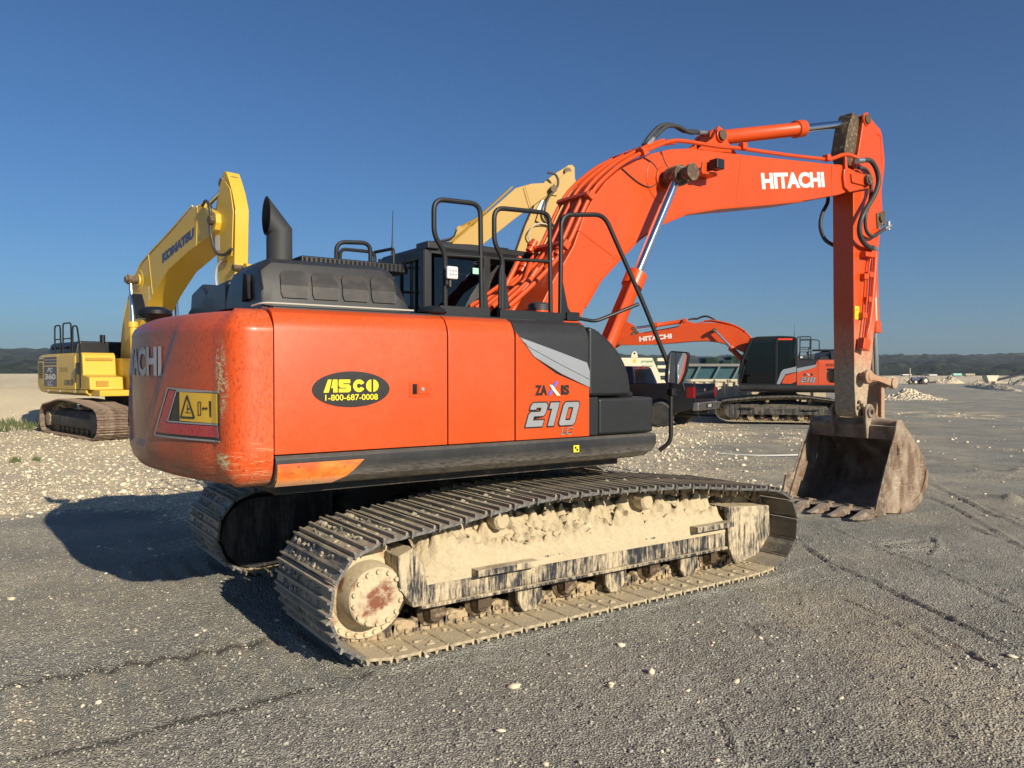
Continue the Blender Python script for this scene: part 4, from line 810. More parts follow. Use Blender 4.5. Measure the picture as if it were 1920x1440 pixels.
def orange_bucket(root):
    o=ATIP; y0,y1=-.735,.435
    sh=PLATE[2:16]; inn=[]
    P=[Vector((x,0,z)) for x,z in sh]
    for i,p in enumerate(P):
        t=(P[min(i+1,len(P)-1)]-P[max(i-1,0)]).normalized(); nn=Vector((-t.z,0,t.x)); c_=Vector((5.4,0,.55))
        if nn.dot(c_-p)<0: nn=-nn
        inn.append(p+nn*.022)
    b=MB(); poly=[(p.x,p.z) for p in P]+[(p.x,p.z) for p in inn[::-1]]
    n=len(P); rings=[]
    vs=[(p.x,y,p.z) for y in (y0+.02,y1-.02) for p in P]+[(p.x,y,p.z) for y in (y0+.02,y1-.02) for p in inn]
    fs=[]
    for i in range(n-1): fs+=[(i,i+1,n+i+1,n+i),(2*n+i,3*n+i,3*n+i+1,2*n+i+1)]
    fs+=[(0,n,3*n,2*n),(n-1,3*n-1,4*n-1,2*n-1)]
    b.add(vs,fs); bk=part(b,'bucket','rust',root,o,smooth=50)
    for y in (y0,y1-.022):
        b=MB(); b.prism(PLATE,'y',y,y+.022); sub(b,'bucket_side','bucket_side',bk,bev=.004)
        ys=y-.016 if y<0 else y+.024
        b=MB(); b.prism([(4.845,.085),(4.92,.27),(5.03,.52),(5.17,.82),(5.24,.80),(5.13,.50),(5.04,.27),(5.08,.06)],'y',min(ys,ys+.014),max(ys,ys+.014)); sub(b,'side_cutter','worn',bk,bev=.006)
        b=MB(); b.prism([(4.93,.42),(4.83,.40),(4.77,.20),(4.80,.08),(4.90,.09),(4.99,.42)],'y',min(ys,ys+.03),max(ys,ys+.03)) if y>0 else None; 
        if y>0: sub(b,'side_cutter','worn',bk,bev=.006)
        b=MB(); b.prism([(5.70,.032),(5.86,.10),(5.97,.21),(6.035,.36),(6.045,.50),(6.0,.50),(5.97,.37),(5.90,.25),(5.80,.16),(5.66,.10),(5.42,.075),(5.40,.008)],'y',min(ys,ys+.016),max(ys,ys+.016)); sub(b,'wear_plate','rust',bk,bev=.004)
    b=MB(); b.cyl((5.42,y0+.01,1.06),(5.42,y1-.01,1.06),.085,n=26); b.prism([(5.31,1.06),(5.34,.93),(5.36,.93),(5.36,1.08)],'y',y0+.02,y1-.02); sub(b,'torque_tube','rust',bk)
    b=MB(); b.box(5.32,5.345,y0+.03,y1-.03,.90,1.0); sub(b,'mouth_strip','rust',bk)
    for yy in (-.395,.055):
        b=MB(); ring=[(5.33+.10*math.cos(a),1.225+.10*math.sin(a)) for a in np.linspace(R(200),R(20),12)]
        pts=ring+[(5.47,1.19),(5.56,1.15),(5.78,1.13),(5.83,1.09),(5.80,1.03),(5.60,1.0),(5.36,1.0),(5.29,.90),(5.265,.90),(5.245,1.05)]
        b.prism(pts,'y',yy,yy+.035); e=sub(b,'bucket_ear','rust',bk,bev=.008)
        s=-1 if yy<0 else 1; yb=yy if yy<0 else yy+.035
        b=MB(); b.lathe([(.03,.0),(.07,.0),(.068,.02),(.032,.022)],(5.33,yb,1.225),(0,s,0),24); sub(b,'ear_boss','worn',bk)
        b=MB(); b.cyl((5.33,yb+s*.003,1.225),(5.33,yb+s*.0235,1.225),.031,n=18); sub(b,'pin_hole','void',bk)
    b=MB(); b.cyl((5.33,-.36,1.225),(5.33,.06,1.225),.05,n=18); b.cyl((5.74,-.40,1.075),(5.74,.10,1.075),.05,n=18); sub(b,'bucket_pin','pin',bk)
    b=MB(); b.prism([(4.80,.075),(4.86,.10),(5.06,.075),(5.10,.03),(4.90,.025)],'y',y0-.01,y1+.01); sub(b,'cutting_edge','worn',bk,bev=.004)
    for yy in (-.695,-.42,-.15,.12,.395):
        b=MB(); b.loft([[(4.43,yy-.030,.035),(4.43,yy+.030,.035),(4.43,yy+.030,.045),(4.43,yy-.030,.045)],[(4.58,yy-.042,.016),(4.58,yy+.042,.016),(4.58,yy+.040,.075),(4.58,yy-.040,.075)],[(4.72,yy-.050,.010),(4.72,yy+.050,.010),(4.72,yy+.042,.115),(4.72,yy-.042,.115)],[(4.86,yy-.048,.01),(4.86,yy+.048,.01),(4.86,yy+.038,.12),(4.86,yy-.038,.12)]])
        b.loft([[(4.80,yy-.03,.06),(4.80,yy+.03,.06),(4.80,yy+.03,.15),(4.80,yy-.03,.15)],[(5.05,yy-.025,.03),(5.05,yy+.025,.03),(5.05,yy+.02,.10),(5.05,yy-.02,.10)]])
        sub(b,'bucket_tooth','worn',bk,bev=.008)
    b=MB(); b.box(5.335,5.350,y0-.0035,y0-.0015,.72,.84) ; b.box(5.37,5.383,y0-.0035,y0-.0015,.72,.80); b.box(5.35,5.37,y0-.0035,y0-.0015,.785,.80); sub(b,'bucket_mark','void',bk)
    return bk
def linkage(root):
    b=MB()
    for yy in (-.40,.04):
        b.prism([(5.21,1.72),(5.30,1.73),(5.52,1.665),(5.80,1.635),(5.90,1.63),(5.925,1.56),(5.86,1.505),(5.79,1.545),(5.52,1.605),(5.33,1.62),(5.22,1.61)],'y',yy,yy+.05)
        s=-1 if yy<0 else 1; yb=yy if yy<0 else yy+.05
        b.lathe([(0,-.02),(.085,-.02),(.085,.02),(.05,.035),(.05,.045),(0,.045)],(5.27,yb,1.665),(0,s,0),24); b.lathe([(0,-.02),(.070,-.02),(.070,.02),(.05,.026),(0,.026)],(5.86,yb,1.575),(0,s,0),24)
    b.cyl((5.27,-.4,1.665),(5.27,.08,1.665),.045,n=18); b.cyl((5.86,-.4,1.575),(5.86,.08,1.575),.05,n=18)
    lk_=part(b,'bucket_link','dirt_arm',root,ATIP,bev=.012)
    b=MB(); b.prism([(5.79,1.60),(5.93,1.60),(5.86,1.30),(5.83,1.06),(5.76,.99),(5.67,1.02),(5.68,1.15),(5.72,1.35)],'y',-.27,-.02)
    b.box(5.72,5.80,-.02,.03,1.05,1.58); b.box(5.72,5.80,-.32,-.27,1.05,1.58)
    sub(b,'connecting_rod','dirt_arm',lk_,bev=.012); return lk_
def full_boom(root):
    bm_=orange_boom(root); a_=orange_arm(root); bk=orange_bucket(root); lk_=linkage(root)
    cylinder(root,(.66,-.50,1.52),(1.80,-.50,3.595),.535,.078,.043,'boom_cylinder',(-.07,-.10,.05)); cylinder(root,(.66,.30,1.52),(1.80,.30,3.595),.535,.078,.043,'boom_cylinder')
    cylinder(root,(2.72,-.11,4.205),(5.37,-.14,4.855),.60,.078,.047,'arm_cylinder')
    cylinder(root,(5.72,-.15,3.665),(5.885,-.15,1.575),.69,.066,.040,'bucket_cylinder')
# ================= main excavator =================
main=empty('excavator',ROOT,TH,'large orange excavator in the foreground standing on muddy tracks with its bucket on the gravel','excavator','orange excavators')
undercarriage(main); orange_upper(main); full_boom(main)
mud_heap(main,-1.15,-1,-1.47,1.31,'mud_heap')
# ---------------- ground ----------------
_T=np.random.default_rng(11).random((256,256)).astype(np.float32)
def vnoise(x,y,s,sd=0):
    a=x*s+sd*17.3; c=y*s+sd*9.7; i=np.floor(a).astype(int); j=np.floor(c).astype(int); fa=a-i; fc=c-j; fa=fa*fa*(3-2*fa); fc=fc*fc*(3-2*fc)
    g=lambda p,q:_T[p%256,q%256]
    return (g(i,j)*(1-fa)+g(i+1,j)*fa)*(1-fc)+(g(i,j+1)*(1-fa)+g(i+1,j+1)*fa)*fc
def fbm(x,y,s,o=4,sd=0):
    r=0;a=.5
    for k in range(o): r=r+a*vnoise(x,y,s*2**k,sd+k); a*=.5
    return r
def sst(a,b,x): t=np.clip((x-a)/(b-a),0,1); return t*t*(3-2*t)
def line_d(x,y,P):
    best=np.full(x.shape,1e9); sd=np.zeros(x.shape); al=np.zeros(x.shape); L=0
    for (ax,ay),(bx,by) in zip(P,P[1:]):
        dx,dy=bx-ax,by-ay; l=math.hypot(dx,dy); t=np.clip(((x-ax)*dx+(y-ay)*dy)/(l*l),0,1); px=x-ax-t*dx; py=y-ay-t*dy; d=np.hypot(px,py)
        s=np.sign(dx*(y-ay)-dy*(x-ax)); m=d<best; best=np.where(m,d,best); sd=np.where(m,s,sd); al=np.where(m,L+t*l,al); L+=l
    return best,sd,al,L
WETL=[([(-2.846, 4.102), (-2.755, 4.136), (-2.556, 4.296), (-2.279, 4.436), (-2.156, 4.526), (-1.916, 4.646), (-1.602, 4.867)], 0.035), ([(-2.285, 3.322), (-2.184, 3.391), (-1.934, 3.498), (-1.773, 3.622), (-1.643, 3.744), (-1.494, 3.85), (-1.37, 3.918), (-1.177, 4.109), (-0.811, 4.38)], 0.022)]
RIDGE=[([(6.524, 12.073), (6.087, 10.484), (5.786, 9.299), (5.604, 8.354)], 0.04, 0.05), ([(5.738, 10.711), (5.61, 9.778), (5.23, 8.498), (4.937, 7.356)], 0.035, 0.05), ([(2.877, 7.701), (2.882, 6.942), (2.963, 6.484), (3.006, 5.866), (3.05, 5.241), (3.095, 4.602)], 0.035, 0.035), ([(3.498, 8.647), (3.567, 7.583), (3.695, 6.845), (3.71, 6.16), (3.678, 5.474)], 0.028, 0.04), ([(2.906, 7.823), (2.909, 7.248), (2.797, 6.571)], 0.035, 0.03), ([(2.305, 6.318), (2.22, 5.937), (2.082, 5.536)], 0.025, 0.03), ([(1.574, 5.474), (1.619, 5.078), (1.626, 4.646)], 0.025, 0.03), ([(1.03, 3.906), (1.017, 3.617), (0.992, 3.322)], 0.03, 0.03), ([(4.489, 8.215), (4.181, 7.583), (3.831, 7.143)], 0.05, 0.035), ([(6.425, 13.677), (6.054, 10.949), (6.064, 9.856), (5.8, 8.647)], 0.02, 0.04), ([(5.023, 8.647), (5.03, 8.08), (5.012, 7.468)], 0.045, 0.04), ([(2.408, 12.014), (3.496, 13.677), (5.036, 15.19)], 0.015, 0.06), ([(2.8, 14.478), (3.882, 15.19), (5.55, 16.399)], 0.012, 0.05), ([(8.126, 13.677), (8.148, 12.96), (8.053, 12.014)], 0.04, 0.05), ([(2.745, 5.355), (2.784, 4.781), (2.807, 4.172)], 0.028, 0.035), ([(2.497, 6.009), (2.616, 5.474), (2.651, 4.781), (2.62, 4.244)], 0.02, 0.03), ([(-0.949, 3.415), (-0.854, 3.844), (-0.589, 4.244)], 0.012, 0.04), ([(2.489, 5.131), (2.402, 4.559)], 0.018, 0.03), ([(7.464, 13.677), (8.918, 15.19), (9.895, 15.573)], 0.02, 0.05)]
RIBS=[([(3.822, 7.95), (3.942, 7.701), (3.996, 7.356)], 0.05), ([(8.603, 15.19), (8.22, 13.677), (7.828, 12.314)], 0.035), ([(11.006, 24.53), (13.608, 26.642), (14.223, 24.53)], 0.03), ([(17.824, 34.905), (23.55, 40.631), (24.357, 37.551)], 0.03)]
LUMPS=[(6.635, 10.266, 0.12, 0.1), (6.631, 10.484, 0.2, 0.05), (8.091, 13.309, 0.15, 0.05), (8.781, 13.309, 0.2, 0.08), (3.06, 7.899, 0.12, 0.03), (5.6, 10.949, 0.3, 0.03)]
_r=np.random.default_rng(77)
for k_ in range(26):   # fine drag marks and ruts on the open side of the yard
    x0_=_r.uniform(.5,7.5); y0_=_r.uniform(4.2,11.5); a_=_r.uniform(-.95,-.30) if _r.random()<.75 else _r.uniform(.1,.6); cv_=_r.uniform(-.25,.25); L_=_r.uniform(.8,3.2); P_=[]
    for q_ in range(6): P_.append((x0_,y0_)); x0_+=math.cos(a_)*L_/5; y0_+=math.sin(a_)*L_/5; a_+=cv_/5
    RIDGE.append((P_,_r.uniform(.012,.028),_r.uniform(.02,.04)))
for k_ in range(10):
    x0_=_r.uniform(-5,1); y0_=_r.uniform(2.9,5.5); a_=_r.uniform(.1,.5); P_=[(x0_+math.cos(a_)*q_*.3,y0_+math.sin(a_)*q_*.3) for q_ in range(6)]; RIDGE.append((P_,_r.uniform(.006,.012),_r.uniform(.02,.035)))
def local(x,y):
    dx=x-ROOT[0]; dy=y-ROOT[1]; return dx*Ux.x+dy*Ux.y, dx*Vy.x+dy*Vy.y
def zones(x,y):
    n=fbm(x,y,.35,5,3); n2=fbm(x,y,1.6,4,5); n3=fbm(x,y*.35,.10,4,21)
    edge=9.0+(x+7)*.05+ (n-.47)*5.5+(n2-.47)*1.8
    left=sst(-1.1,1.1,y-edge)*sst(4.5,-.5,x-(y-9)*.22+(n-.47)*6)
    pr=np.exp(-(((x-6.3)/3.0)**2+((y-21.5)/2.6)**2)*1.2)*1.5*sst(.33,.62,n2*.5+n*.6)
    pr2=np.exp(-(((x-18)/2.4)**2+((y-31.5)/3.4)**2))*1.3*sst(.4,.6,n2)
    pr3=np.exp(-(((x-11)/4.0)**2+((y-17)/1.2)**2))*.35*sst(.4,.6,n2)
    far=sst(105,135,y+(n3-.5)*40-(x-60)*.10)
    road=sst(.50,.70,fbm(x*.35,y,.5,4,31))*.30*sst(9,14,y)
    sand=sst(-3,-6,x)*sst(23,25,y)
    p=np.clip(np.maximum.reduce([left,sand,pr,pr2,pr3,far,road]),0,1)
    wet=np.zeros(x.shape)
    for P,w_ in WETL:
        d,_,_,_=line_d(x,y,P); wet=np.maximum(wet,np.exp(-(d/(w_*(.8+1.3*n2)))**2)*sst(.25,.55,fbm(x,y,7,3,9)+.12))
    tan=sst(.46,.66,fbm(x,y,.28,4,8))*.9
    tan=np.maximum(tan,sst(.52,.7,fbm(x,y*.5,.8,4,14))*.9); tan=np.maximum(tan,sst(-5,-7,x)*sst(24,26,y))
    lx,ly=local(x,y); rib=0
    for y0,y1,xe in ((-1.60,-.70,-6.3),(.80,1.76,-5.4)):
        b=sst(y0-.03,y0+.03,ly)*sst(y1+.03,y1-.03,ly)*sst(xe,xe+2.4,lx)*sst(-1.6,-2.0,lx); ph=lx/.19+(fbm(x,y,1.2,2,12)-.5)*.4
        rib=rib+b*sst(.35,.7,np.abs(((ph%1)-.5)*2))*sst(.3,.6,fbm(x,y,1.7,3,44)+.08)
    tan=np.clip(tan*(1-.3*(rib>0))+rib*.75,0,1)
    return p,wet,tan
def height(x,y):
    p,wet,tan=zones(x,y)
    near=sst(40,12,y)
    h=(fbm(x,y,.5,3,1)-.45)*.05+(fbm(x,y,2.3,4,2)-.47)*.035*near
    h=h+(vnoise(x,y,26,4)-.5)*.012*near+(vnoise(x,y,60,6)-.5)*.007*sst(9,5,y)
    h=h+p*((fbm(x,y,5,4,7)-.45)*.075+.01)*near
    lx,ly=local(x,y)
    # flatten under the tracks and print the grouser pattern behind them
    for y0,y1,a,xe in ((-1.62,-.68,.032,-6.3),(.78,1.78,.028,-5.4)):
        inw=sst(y0-.03,y0+.03,ly)*sst(y1+.03,y1-.03,ly)
        h=h*(1-.85*inw*sst(-2.6,-2.2,lx)*sst(2.7,2.2,lx))
        b=inw*sst(xe,xe+2.4,lx)*sst(-1.6,-2.0,lx)
        ph=(lx/.19)+ (fbm(x,y,1.2,2,12)-.5)*.4
        h=h*(1-.5*b)+b*a*(np.abs(((ph%1)-.5)*2)**.7-.6)*(.6+.8*fbm(x,y,2,3,13))
    for P,hh,ww in RIDGE:
        d,s,al,L=line_d(x,y,P); e=sst(0,.35,al)*sst(L,L-.35,al); k=(.1+1.2*fbm(x,y,3,3,17))*.75; d=d+(vnoise(x,y,9,18)-.5)*.03; ww=ww*.62
        h=h+e*k*(hh*np.exp(-((d*s-ww*.8)/ww)**2)-hh*.75*np.exp(-((d*s+ww*.6)/ww)**2))
    for P,hh in RIBS:
        d,s,al,L=line_d(x,y,P); e=sst(.34,.26,d)*sst(0,.2,al)*sst(L,L-.2,al)
        h=h+e*hh*(np.abs(((al/.15)%1)-.5)*2-.5)
    for yy_,s_ in ((-1.645,1),(-.66,1),(.76,1),(1.80,1)):
        h=h+np.exp(-((ly-yy_)/.035)**2)*sst(-2.0,-1.7,lx)*sst(2.2,1.9,lx)*.030*np.clip(fbm(x,y,5,3,51)*2-.35,0,1.3)
    for (cx,cy,r_,hh) in LUMPS: h=h+hh*np.exp(-((x-cx)**2+(y-cy)**2)/r_**2)*(.6+.9*fbm(x,y,6,3,19))
    # low pale bank beyond the yellow excavator
    bank=sst(25.5,30.5,y+(fbm(x,y,.25,3,23)-.47)*2)*sst(-5,-10,x)
    h=h+bank*(1.12+(fbm(x,y,.8,4,24)-.47)*.35*sst(30,34,y))
    return h
ang=np.concatenate([np.linspace(-180,-46,24,endpoint=False),np.linspace(-46,46,470,endpoint=False),np.linspace(46,180,24,endpoint=False)])
rs=[1.0]
while rs[-1]<6000:
    r_=rs[-1]; rs.append(r_*(1+(.0042 if r_<14 else .0075 if r_<45 else .02 if r_<300 else .12)))
rs=np.array([.0001]+rs); A,Rr=np.meshgrid(np.radians(ang),rs,indexing='ij')
X=np.sin(A)*Rr; Y=np.cos(A)*Rr; Zg=height(X,Y); Zg[:,0]=Zg[:,0].mean()
na,nr=X.shape
co=np.stack([X,Y,Zg],-1).reshape(-1,3).astype(np.float32)
ii,jj=np.meshgrid(np.arange(na),np.arange(nr-1),indexing='ij'); i2=(ii+1)%na
q=np.stack([ii*nr+jj,i2*nr+jj,i2*nr+jj+1,ii*nr+jj+1],-1).reshape(-1,4)[:, ::-1]
me=bpy.data.meshes.new('ground'); me.vertices.add(len(co)); me.vertices.foreach_set('co',co.ravel()); me.loops.add(q.size); me.loops.foreach_set('vertex_index',q.ravel().astype(np.int32))
me.polygons.add(len(q)); me.polygons.foreach_set('loop_start',np.arange(0,q.size,4,dtype=np.int32)); me.polygons.foreach_set('loop_total',np.full(len(q),4,np.int32)); me.update(calc_edges=True)
me.polygons.foreach_set('use_smooth',np.ones(len(q),bool))
pz,wz,tz=zones(X.reshape(-1),Y.reshape(-1))
for nme,arr in (('pale',pz),('wet',wz),('tan',tz)):
    at=me.attributes.new(nme,'FLOAT','POINT'); at.data.foreach_set('value',arr.astype(np.float32))
ground=bpy.data.objects.new('ground',me); C.objects.link(ground); tag(ground,'dark crushed gravel yard with pale limestone rubble and track prints',kind='structure')
m,n,bs,lk=newmat('gravel_ground'); me.materials.append(m)
def attr(nm): a=n.nodes.new('ShaderNodeAttribute'); a.attribute_name=nm; return a.outputs['Fac']
g=n.nodes.new('ShaderNodeNewGeometry'); P_=g.outputs['Position']
def vor(s,f='F1',out='Distance'):
    v=n.nodes.new('ShaderNodeTexVoronoi'); v.inputs['Scale'].default_value=s; v.feature=f; lk.new(P_,v.inputs['Vector']); return v
v1=vor(75); v2=vor(26); v3=vor(140)
sp=n.nodes.new('ShaderNodeSeparateColor'); lk.new(v1.outputs['Color'],sp.inputs[0]); sp2=n.nodes.new('ShaderNodeSeparateColor'); lk.new(v2.outputs['Color'],sp2.inputs[0])
nb=noise(n,P_,2.2,6,.65); nc=noise(n,P_,.5,4,.6)
dark=mix(n,sp.outputs[0],(.16,.156,.137),(.60,.58,.50)); dark=mix(n,ramp(n,nb,.35,.7),dark,(.42,.405,.345))
dark=mix(n,math_(n,'MULTIPLY',attr('tan'),ramp(n,noise(n,P_,7,5),.3,.6,.25,.85)),dark,(.56,.49,.36))
dark=mix(n,math_(n,'MULTIPLY',ramp(n,sp.outputs[1],.955,.965),ramp(n,nc,.3,.7,.25,1)),dark,(.55,.50,.42))
dark=mix(n,math_(n,'MULTIPLY',attr('wet'),.95),dark,(.07,.058,.046))
dark=mix(n,ramp(n,noise(n,P_,.9,5,.6),.38,.62,.0,.45),dark,(.19,.187,.165))
pal=mix(n,sp2.outputs[0],(.56,.45,.29),(.88,.79,.60)); pal=mix(n,ramp(n,nb,.45,.75,0,.7),pal,(.66,.52,.33))
pal=mix(n,math_(n,'MULTIPLY',math_(n,'MULTIPLY',attr('tan'),attr('pale')),.75),pal,(.90,.76,.50))
fp=math_(n,'ADD',attr('pale'),math_(n,'MULTIPLY',math_(n,'SUBTRACT',sp2.outputs[1],.5),.75)); fp=ramp(n,fp,.35,.62)
c=mix(n,math_(n,'MULTIPLY',fp,ramp(n,attr('pale'),.03,.15)),dark,pal)
lk.new(c,bs.inputs['Base Color']); bs.inputs['Roughness'].default_value=.92; bs.inputs['Specular IOR Level'].default_value=.25
hh=math_(n,'ADD',math_(n,'MULTIPLY',v1.outputs['Distance'],-1.0),math_(n,'MULTIPLY',noise(n,P_,48,5,.75),.9)); hh=math_(n,'ADD',hh,math_(n,'MULTIPLY',math_(n,'MULTIPLY',v2.outputs['Distance'],fp),-1.6))
bump(n,bs,hh,1.0,.022)
def gz(x,y): return height(np.atleast_1d(np.asarray(x,float)),np.atleast_1d(np.asarray(y,float)))
def stones(name,label,x,y,r,mat,flat=.6,kind='stuff',jit=.28):
    """many loose stones as one mesh (nobody could count them)"""
    bm=bmesh.new(); bmesh.ops.create_icosphere(bm,subdivisions=1,radius=1); bv=np.array([v.co[:] for v in bm.verts]); bf=np.array([[v.index for v in f.verts] for f in bm.faces]); bm.free()
    k=len(x); nv=len(bv); z=gz(x,y); g_=np.random.default_rng(len(x)); J=1+(g_.random((k,nv,1))-.5)*2*jit
    V=bv[None]*J; sc=np.stack([r*(.7+.7*g_.random(k)),r*(.6+.5*g_.random(k)),r*flat*(.6+.6*g_.random(k))],-1)[:,None]; V=V*sc
    a=g_.random(k)*2*PI; ca,sa=np.cos(a)[:,None],np.sin(a)[:,None]; t_=(g_.random(k)-.5)[:,None]*.8
    x0=V[...,0]*np.cos(t_)+V[...,2]*np.sin(t_); z0=-V[...,0]*np.sin(t_)+V[...,2]*np.cos(t_)
    W=np.stack([x0*ca-V[...,1]*sa+x[:,None],x0*sa+V[...,1]*ca+y[:,None],z0+z[:,None]+(r*.18)[:,None]],-1).reshape(-1,3)
    F=(bf[None]+np.arange(k)[:,None,None]*nv).reshape(-1,3)
    me=bpy.data.meshes.new(name); me.vertices.add(len(W)); me.vertices.foreach_set('co',W.astype(np.float32).ravel()); me.loops.add(F.size); me.loops.foreach_set('vertex_index',F.ravel().astype(np.int32)); me.polygons.add(len(F)); me.polygons.foreach_set('loop_start',np.arange(0,F.size,3,dtype=np.int32)); me.polygons.foreach_set('loop_total',np.full(len(F),3,np.int32)); me.update(calc_edges=True)
    at=me.attributes.new('tone','FLOAT','FACE'); at.data.foreach_set('value',np.repeat(g_.random(k),len(bf)).astype(np.float32))
    me.materials.append(mat); o=bpy.data.objects.new(name,me); C.objects.link(o); tag(o,label,'stones',kind=kind); return o
def stone_mat(name,a,b,c):
    m,n,bs,lk=newmat(name); at=n.nodes.new('ShaderNodeAttribute'); at.attribute_name='tone'
    x=mix(n,at.outputs['Fac'],a,b); x=mix(n,ramp(n,noise(n,coords(n),30,4),.45,.7),x,c); lk.new(x,bs.inputs['Base Color']); bs.inputs['Roughness'].default_value=.9; return m
SP=stone_mat('limestone_chips',(.62,.53,.38),(.84,.76,.59),(.60,.49,.33)); SD=stone_mat('dark_grit',(.15,.146,.125),(.50,.48,.40),(.34,.32,.255))
def samp(n,x0,x1,y0,y1,pw=0): 
    y=y0+(y1-y0)*rng.random(n)**(1+pw); half=y*.72+.4; x=np.maximum(x0,-half)+rng.random(n)*(np.minimum(x1,half)-np.maximum(x0,-half)); return x,y
x,y=samp(42000,-20,6,8.0,27,.35); p_,_,_=zones(x,y); k=(rng.random(len(x))<p_**1.3*1.0); x,y=x[k],y[k]; r_=np.clip(rng.lognormal(math.log(.010),.60,len(x)),.004,.07); stones('limestone_rubble','pale limestone rubble covering the yard left of the orange excavator',x,y,r_,SP)
x,y=samp(5200,-40,40,2.2,24,1.0); p_,_,_=zones(x,y); cl=fbm(x,y,.8,3,40); k=rng.random(len(x))<np.clip((cl-.40)*3.2,.04,1); x,y=x[k],y[k]; r_=np.clip(rng.lognormal(math.log(.0095),.55,len(x)),.004,.036); stones('pale_pebbles','scattered pale pebbles lying on the dark gravel',x,y,r_,SP,.5)
x,y=samp(3500,3,26,15,34,.3); p_,_,_=zones(x,y); k=rng.random(len(x))<p_*1.2; x,y=x[k],y[k]; r_=np.clip(rng.lognormal(math.log(.022),.5,len(x)),.008,.08); stones('pale_rubble','pale rubble patches on the yard beyond the orange excavator',x,y,r_,SP)
x,y=samp(95000,-40,40,2.1,11,1.1); r_=np.clip(rng.lognormal(math.log(.0042),.40,len(x)),.002,.014); stones('dark_grit','fine dark grit covering the foreground',x,y,r_,SD,.7)
# ================= background =================
M['green_text']=simple('green_lettering',(.05,.20,.06),.5); M['rim_grey']=paint('rim_grey',(.14,.15,.16),.6,.2); M['teal_light']=paint('teal_rib',(.16,.30,.33),.5,.3); M['tan_steel']=paint('tan_steel',(.42,.36,.25),.6,.3); M['glass_dark']=simple('dark_car_glass',(.003,.0035,.004),.12,**{'Specular IOR Level':.25}); M['pale_hose']=simple('pale_hose',(.5,.5,.47),.6); M['mint']=simple('mint_paint',(.30,.60,.50),.5)
# ---- second orange excavator: a copy with its boom lowered ----
index_kids()
def rotp(p,piv,a):
    """turn point p about pivot piv in the xz plane (a>0 dips the boom)"""
    d=Vector(p)-Vector(piv); return Vector(piv)+Vector((d.x*math.cos(a)+d.z*math.sin(a),d.y,-d.x*math.sin(a)+d.z*math.cos(a)))
def parts_of(o): return [c for c in C.objects if c.parent==o]
ex2=copy_tree(main,None,skip=('boom_cylinder','arm_cylinder','bucket_cylinder','mud_heap','mirror'))
ex2.location=(9.35,27.2,.06); ex2.rotation_euler=(0,0,R(166)); tag(ex2,'orange excavator with black cab seen from its left side beyond the pickup','excavator','orange excavators')
ab=R(14.3); aa=R(-57); tip2=rotp(TIP,FOOT,ab); atip2=tip2+(rotp(ATIP,TIP,aa)-TIP)
for o in parts_of(ex2):
    nb_=o.name.split('.')[0]
    if nb_=='boom': o.rotation_euler=(0,ab,0)
    if nb_=='arm': o.rotation_euler=(0,aa,0); o.location=tip2
    if nb_=='bucket': o.location=atip2
    if nb_=='bucket_link': o.rotation_euler=(0,aa,0); o.location=atip2
F_=lambda p:rotp(p,FOOT,ab); A_=lambda p:tip2+(rotp(p,TIP,aa)-TIP)
for yy in (-.50,.30):
    p=F_((1.80,yy,3.595)); cylinder(ex2,(.66,yy,1.52),p,.64,.078,.043,'boom_cylinder')
cylinder(ex2,F_((2.72,-.11,4.205)),A_((5.37,-.14,4.855)),.62,.078,.047,'arm_cylinder')
cylinder(ex2,A_((5.72,-.15,3.665)),A_((5.885,-.15,1.575)),.69,.066,.040,'bucket_cylinder')
# cleaner, darker running gear on this one
M['frame_dark']=muddy('dusty_black_frame',(.015,.016,.018),(.30,.25,.18),amt=.35,streak=(1,1,.4),scale=14,metal=0,rough=.5,w=.1)
def swap(o,mp):
    for c_ in parts_of(o):
        if c_.type=='MESH' and c_.data.materials and c_.data.materials[0].name in mp:
            c_.data=c_.data.copy(); c_.data.materials[0]=M[mp[c_.data.materials[0].name]]
        swap(c_,mp)
swap(ex2,{'muddy_black_frame':'frame_dark','muddy_hub_paint':'frame_dark','dried_mud':'frame_dark'})
# ---- yellow excavators ----
YL=[(x*1.08,z*1.10) for x,z in LOOP]
YB=[(.10,1.80),(.02,2.0),(.10,2.5),(.33,3.16),(.62,3.65),(.98,4.09),(1.28,4.38),(1.6,4.57),(2.48,4.88),(2.76,4.96),(3.6,5.24),(4.69,5.60),(5.2,5.55),(5.62,5.42),(5.85,5.30),(5.88,5.10),(5.80,4.95),(5.65,4.87),(4.43,4.60),(3.27,4.28),(2.73,3.98),(2.3,3.72),(1.75,3.30),(1.28,2.80),(.85,2.15),(.6,1.82),(.35,1.72)]
YA=[(5.80,6.08),(5.86,6.22),(5.96,6.29),(6.06,6.26),(6.20,6.04),(6.36,5.74),(6.50,5.36),(6.47,4.79),(6.44,4.21),(6.46,3.86),(6.44,3.0),(6.38,2.2),(6.30,1.88),(6.15,1.85),(6.02,2.2),(5.80,3.0),(5.63,3.94),(5.56,4.65),(5.46,5.0),(5.48,5.38),(5.65,5.8)]
YF=Vector((.3,0,1.95)); YT=Vector((5.62,0,5.16)); YE=Vector((6.22,0,1.98)); SH=.43
def XS(b,k=None):
    d=SH if k is None else k; b.v=[(x-d,y,z) for x,y,z in b.v]; return b
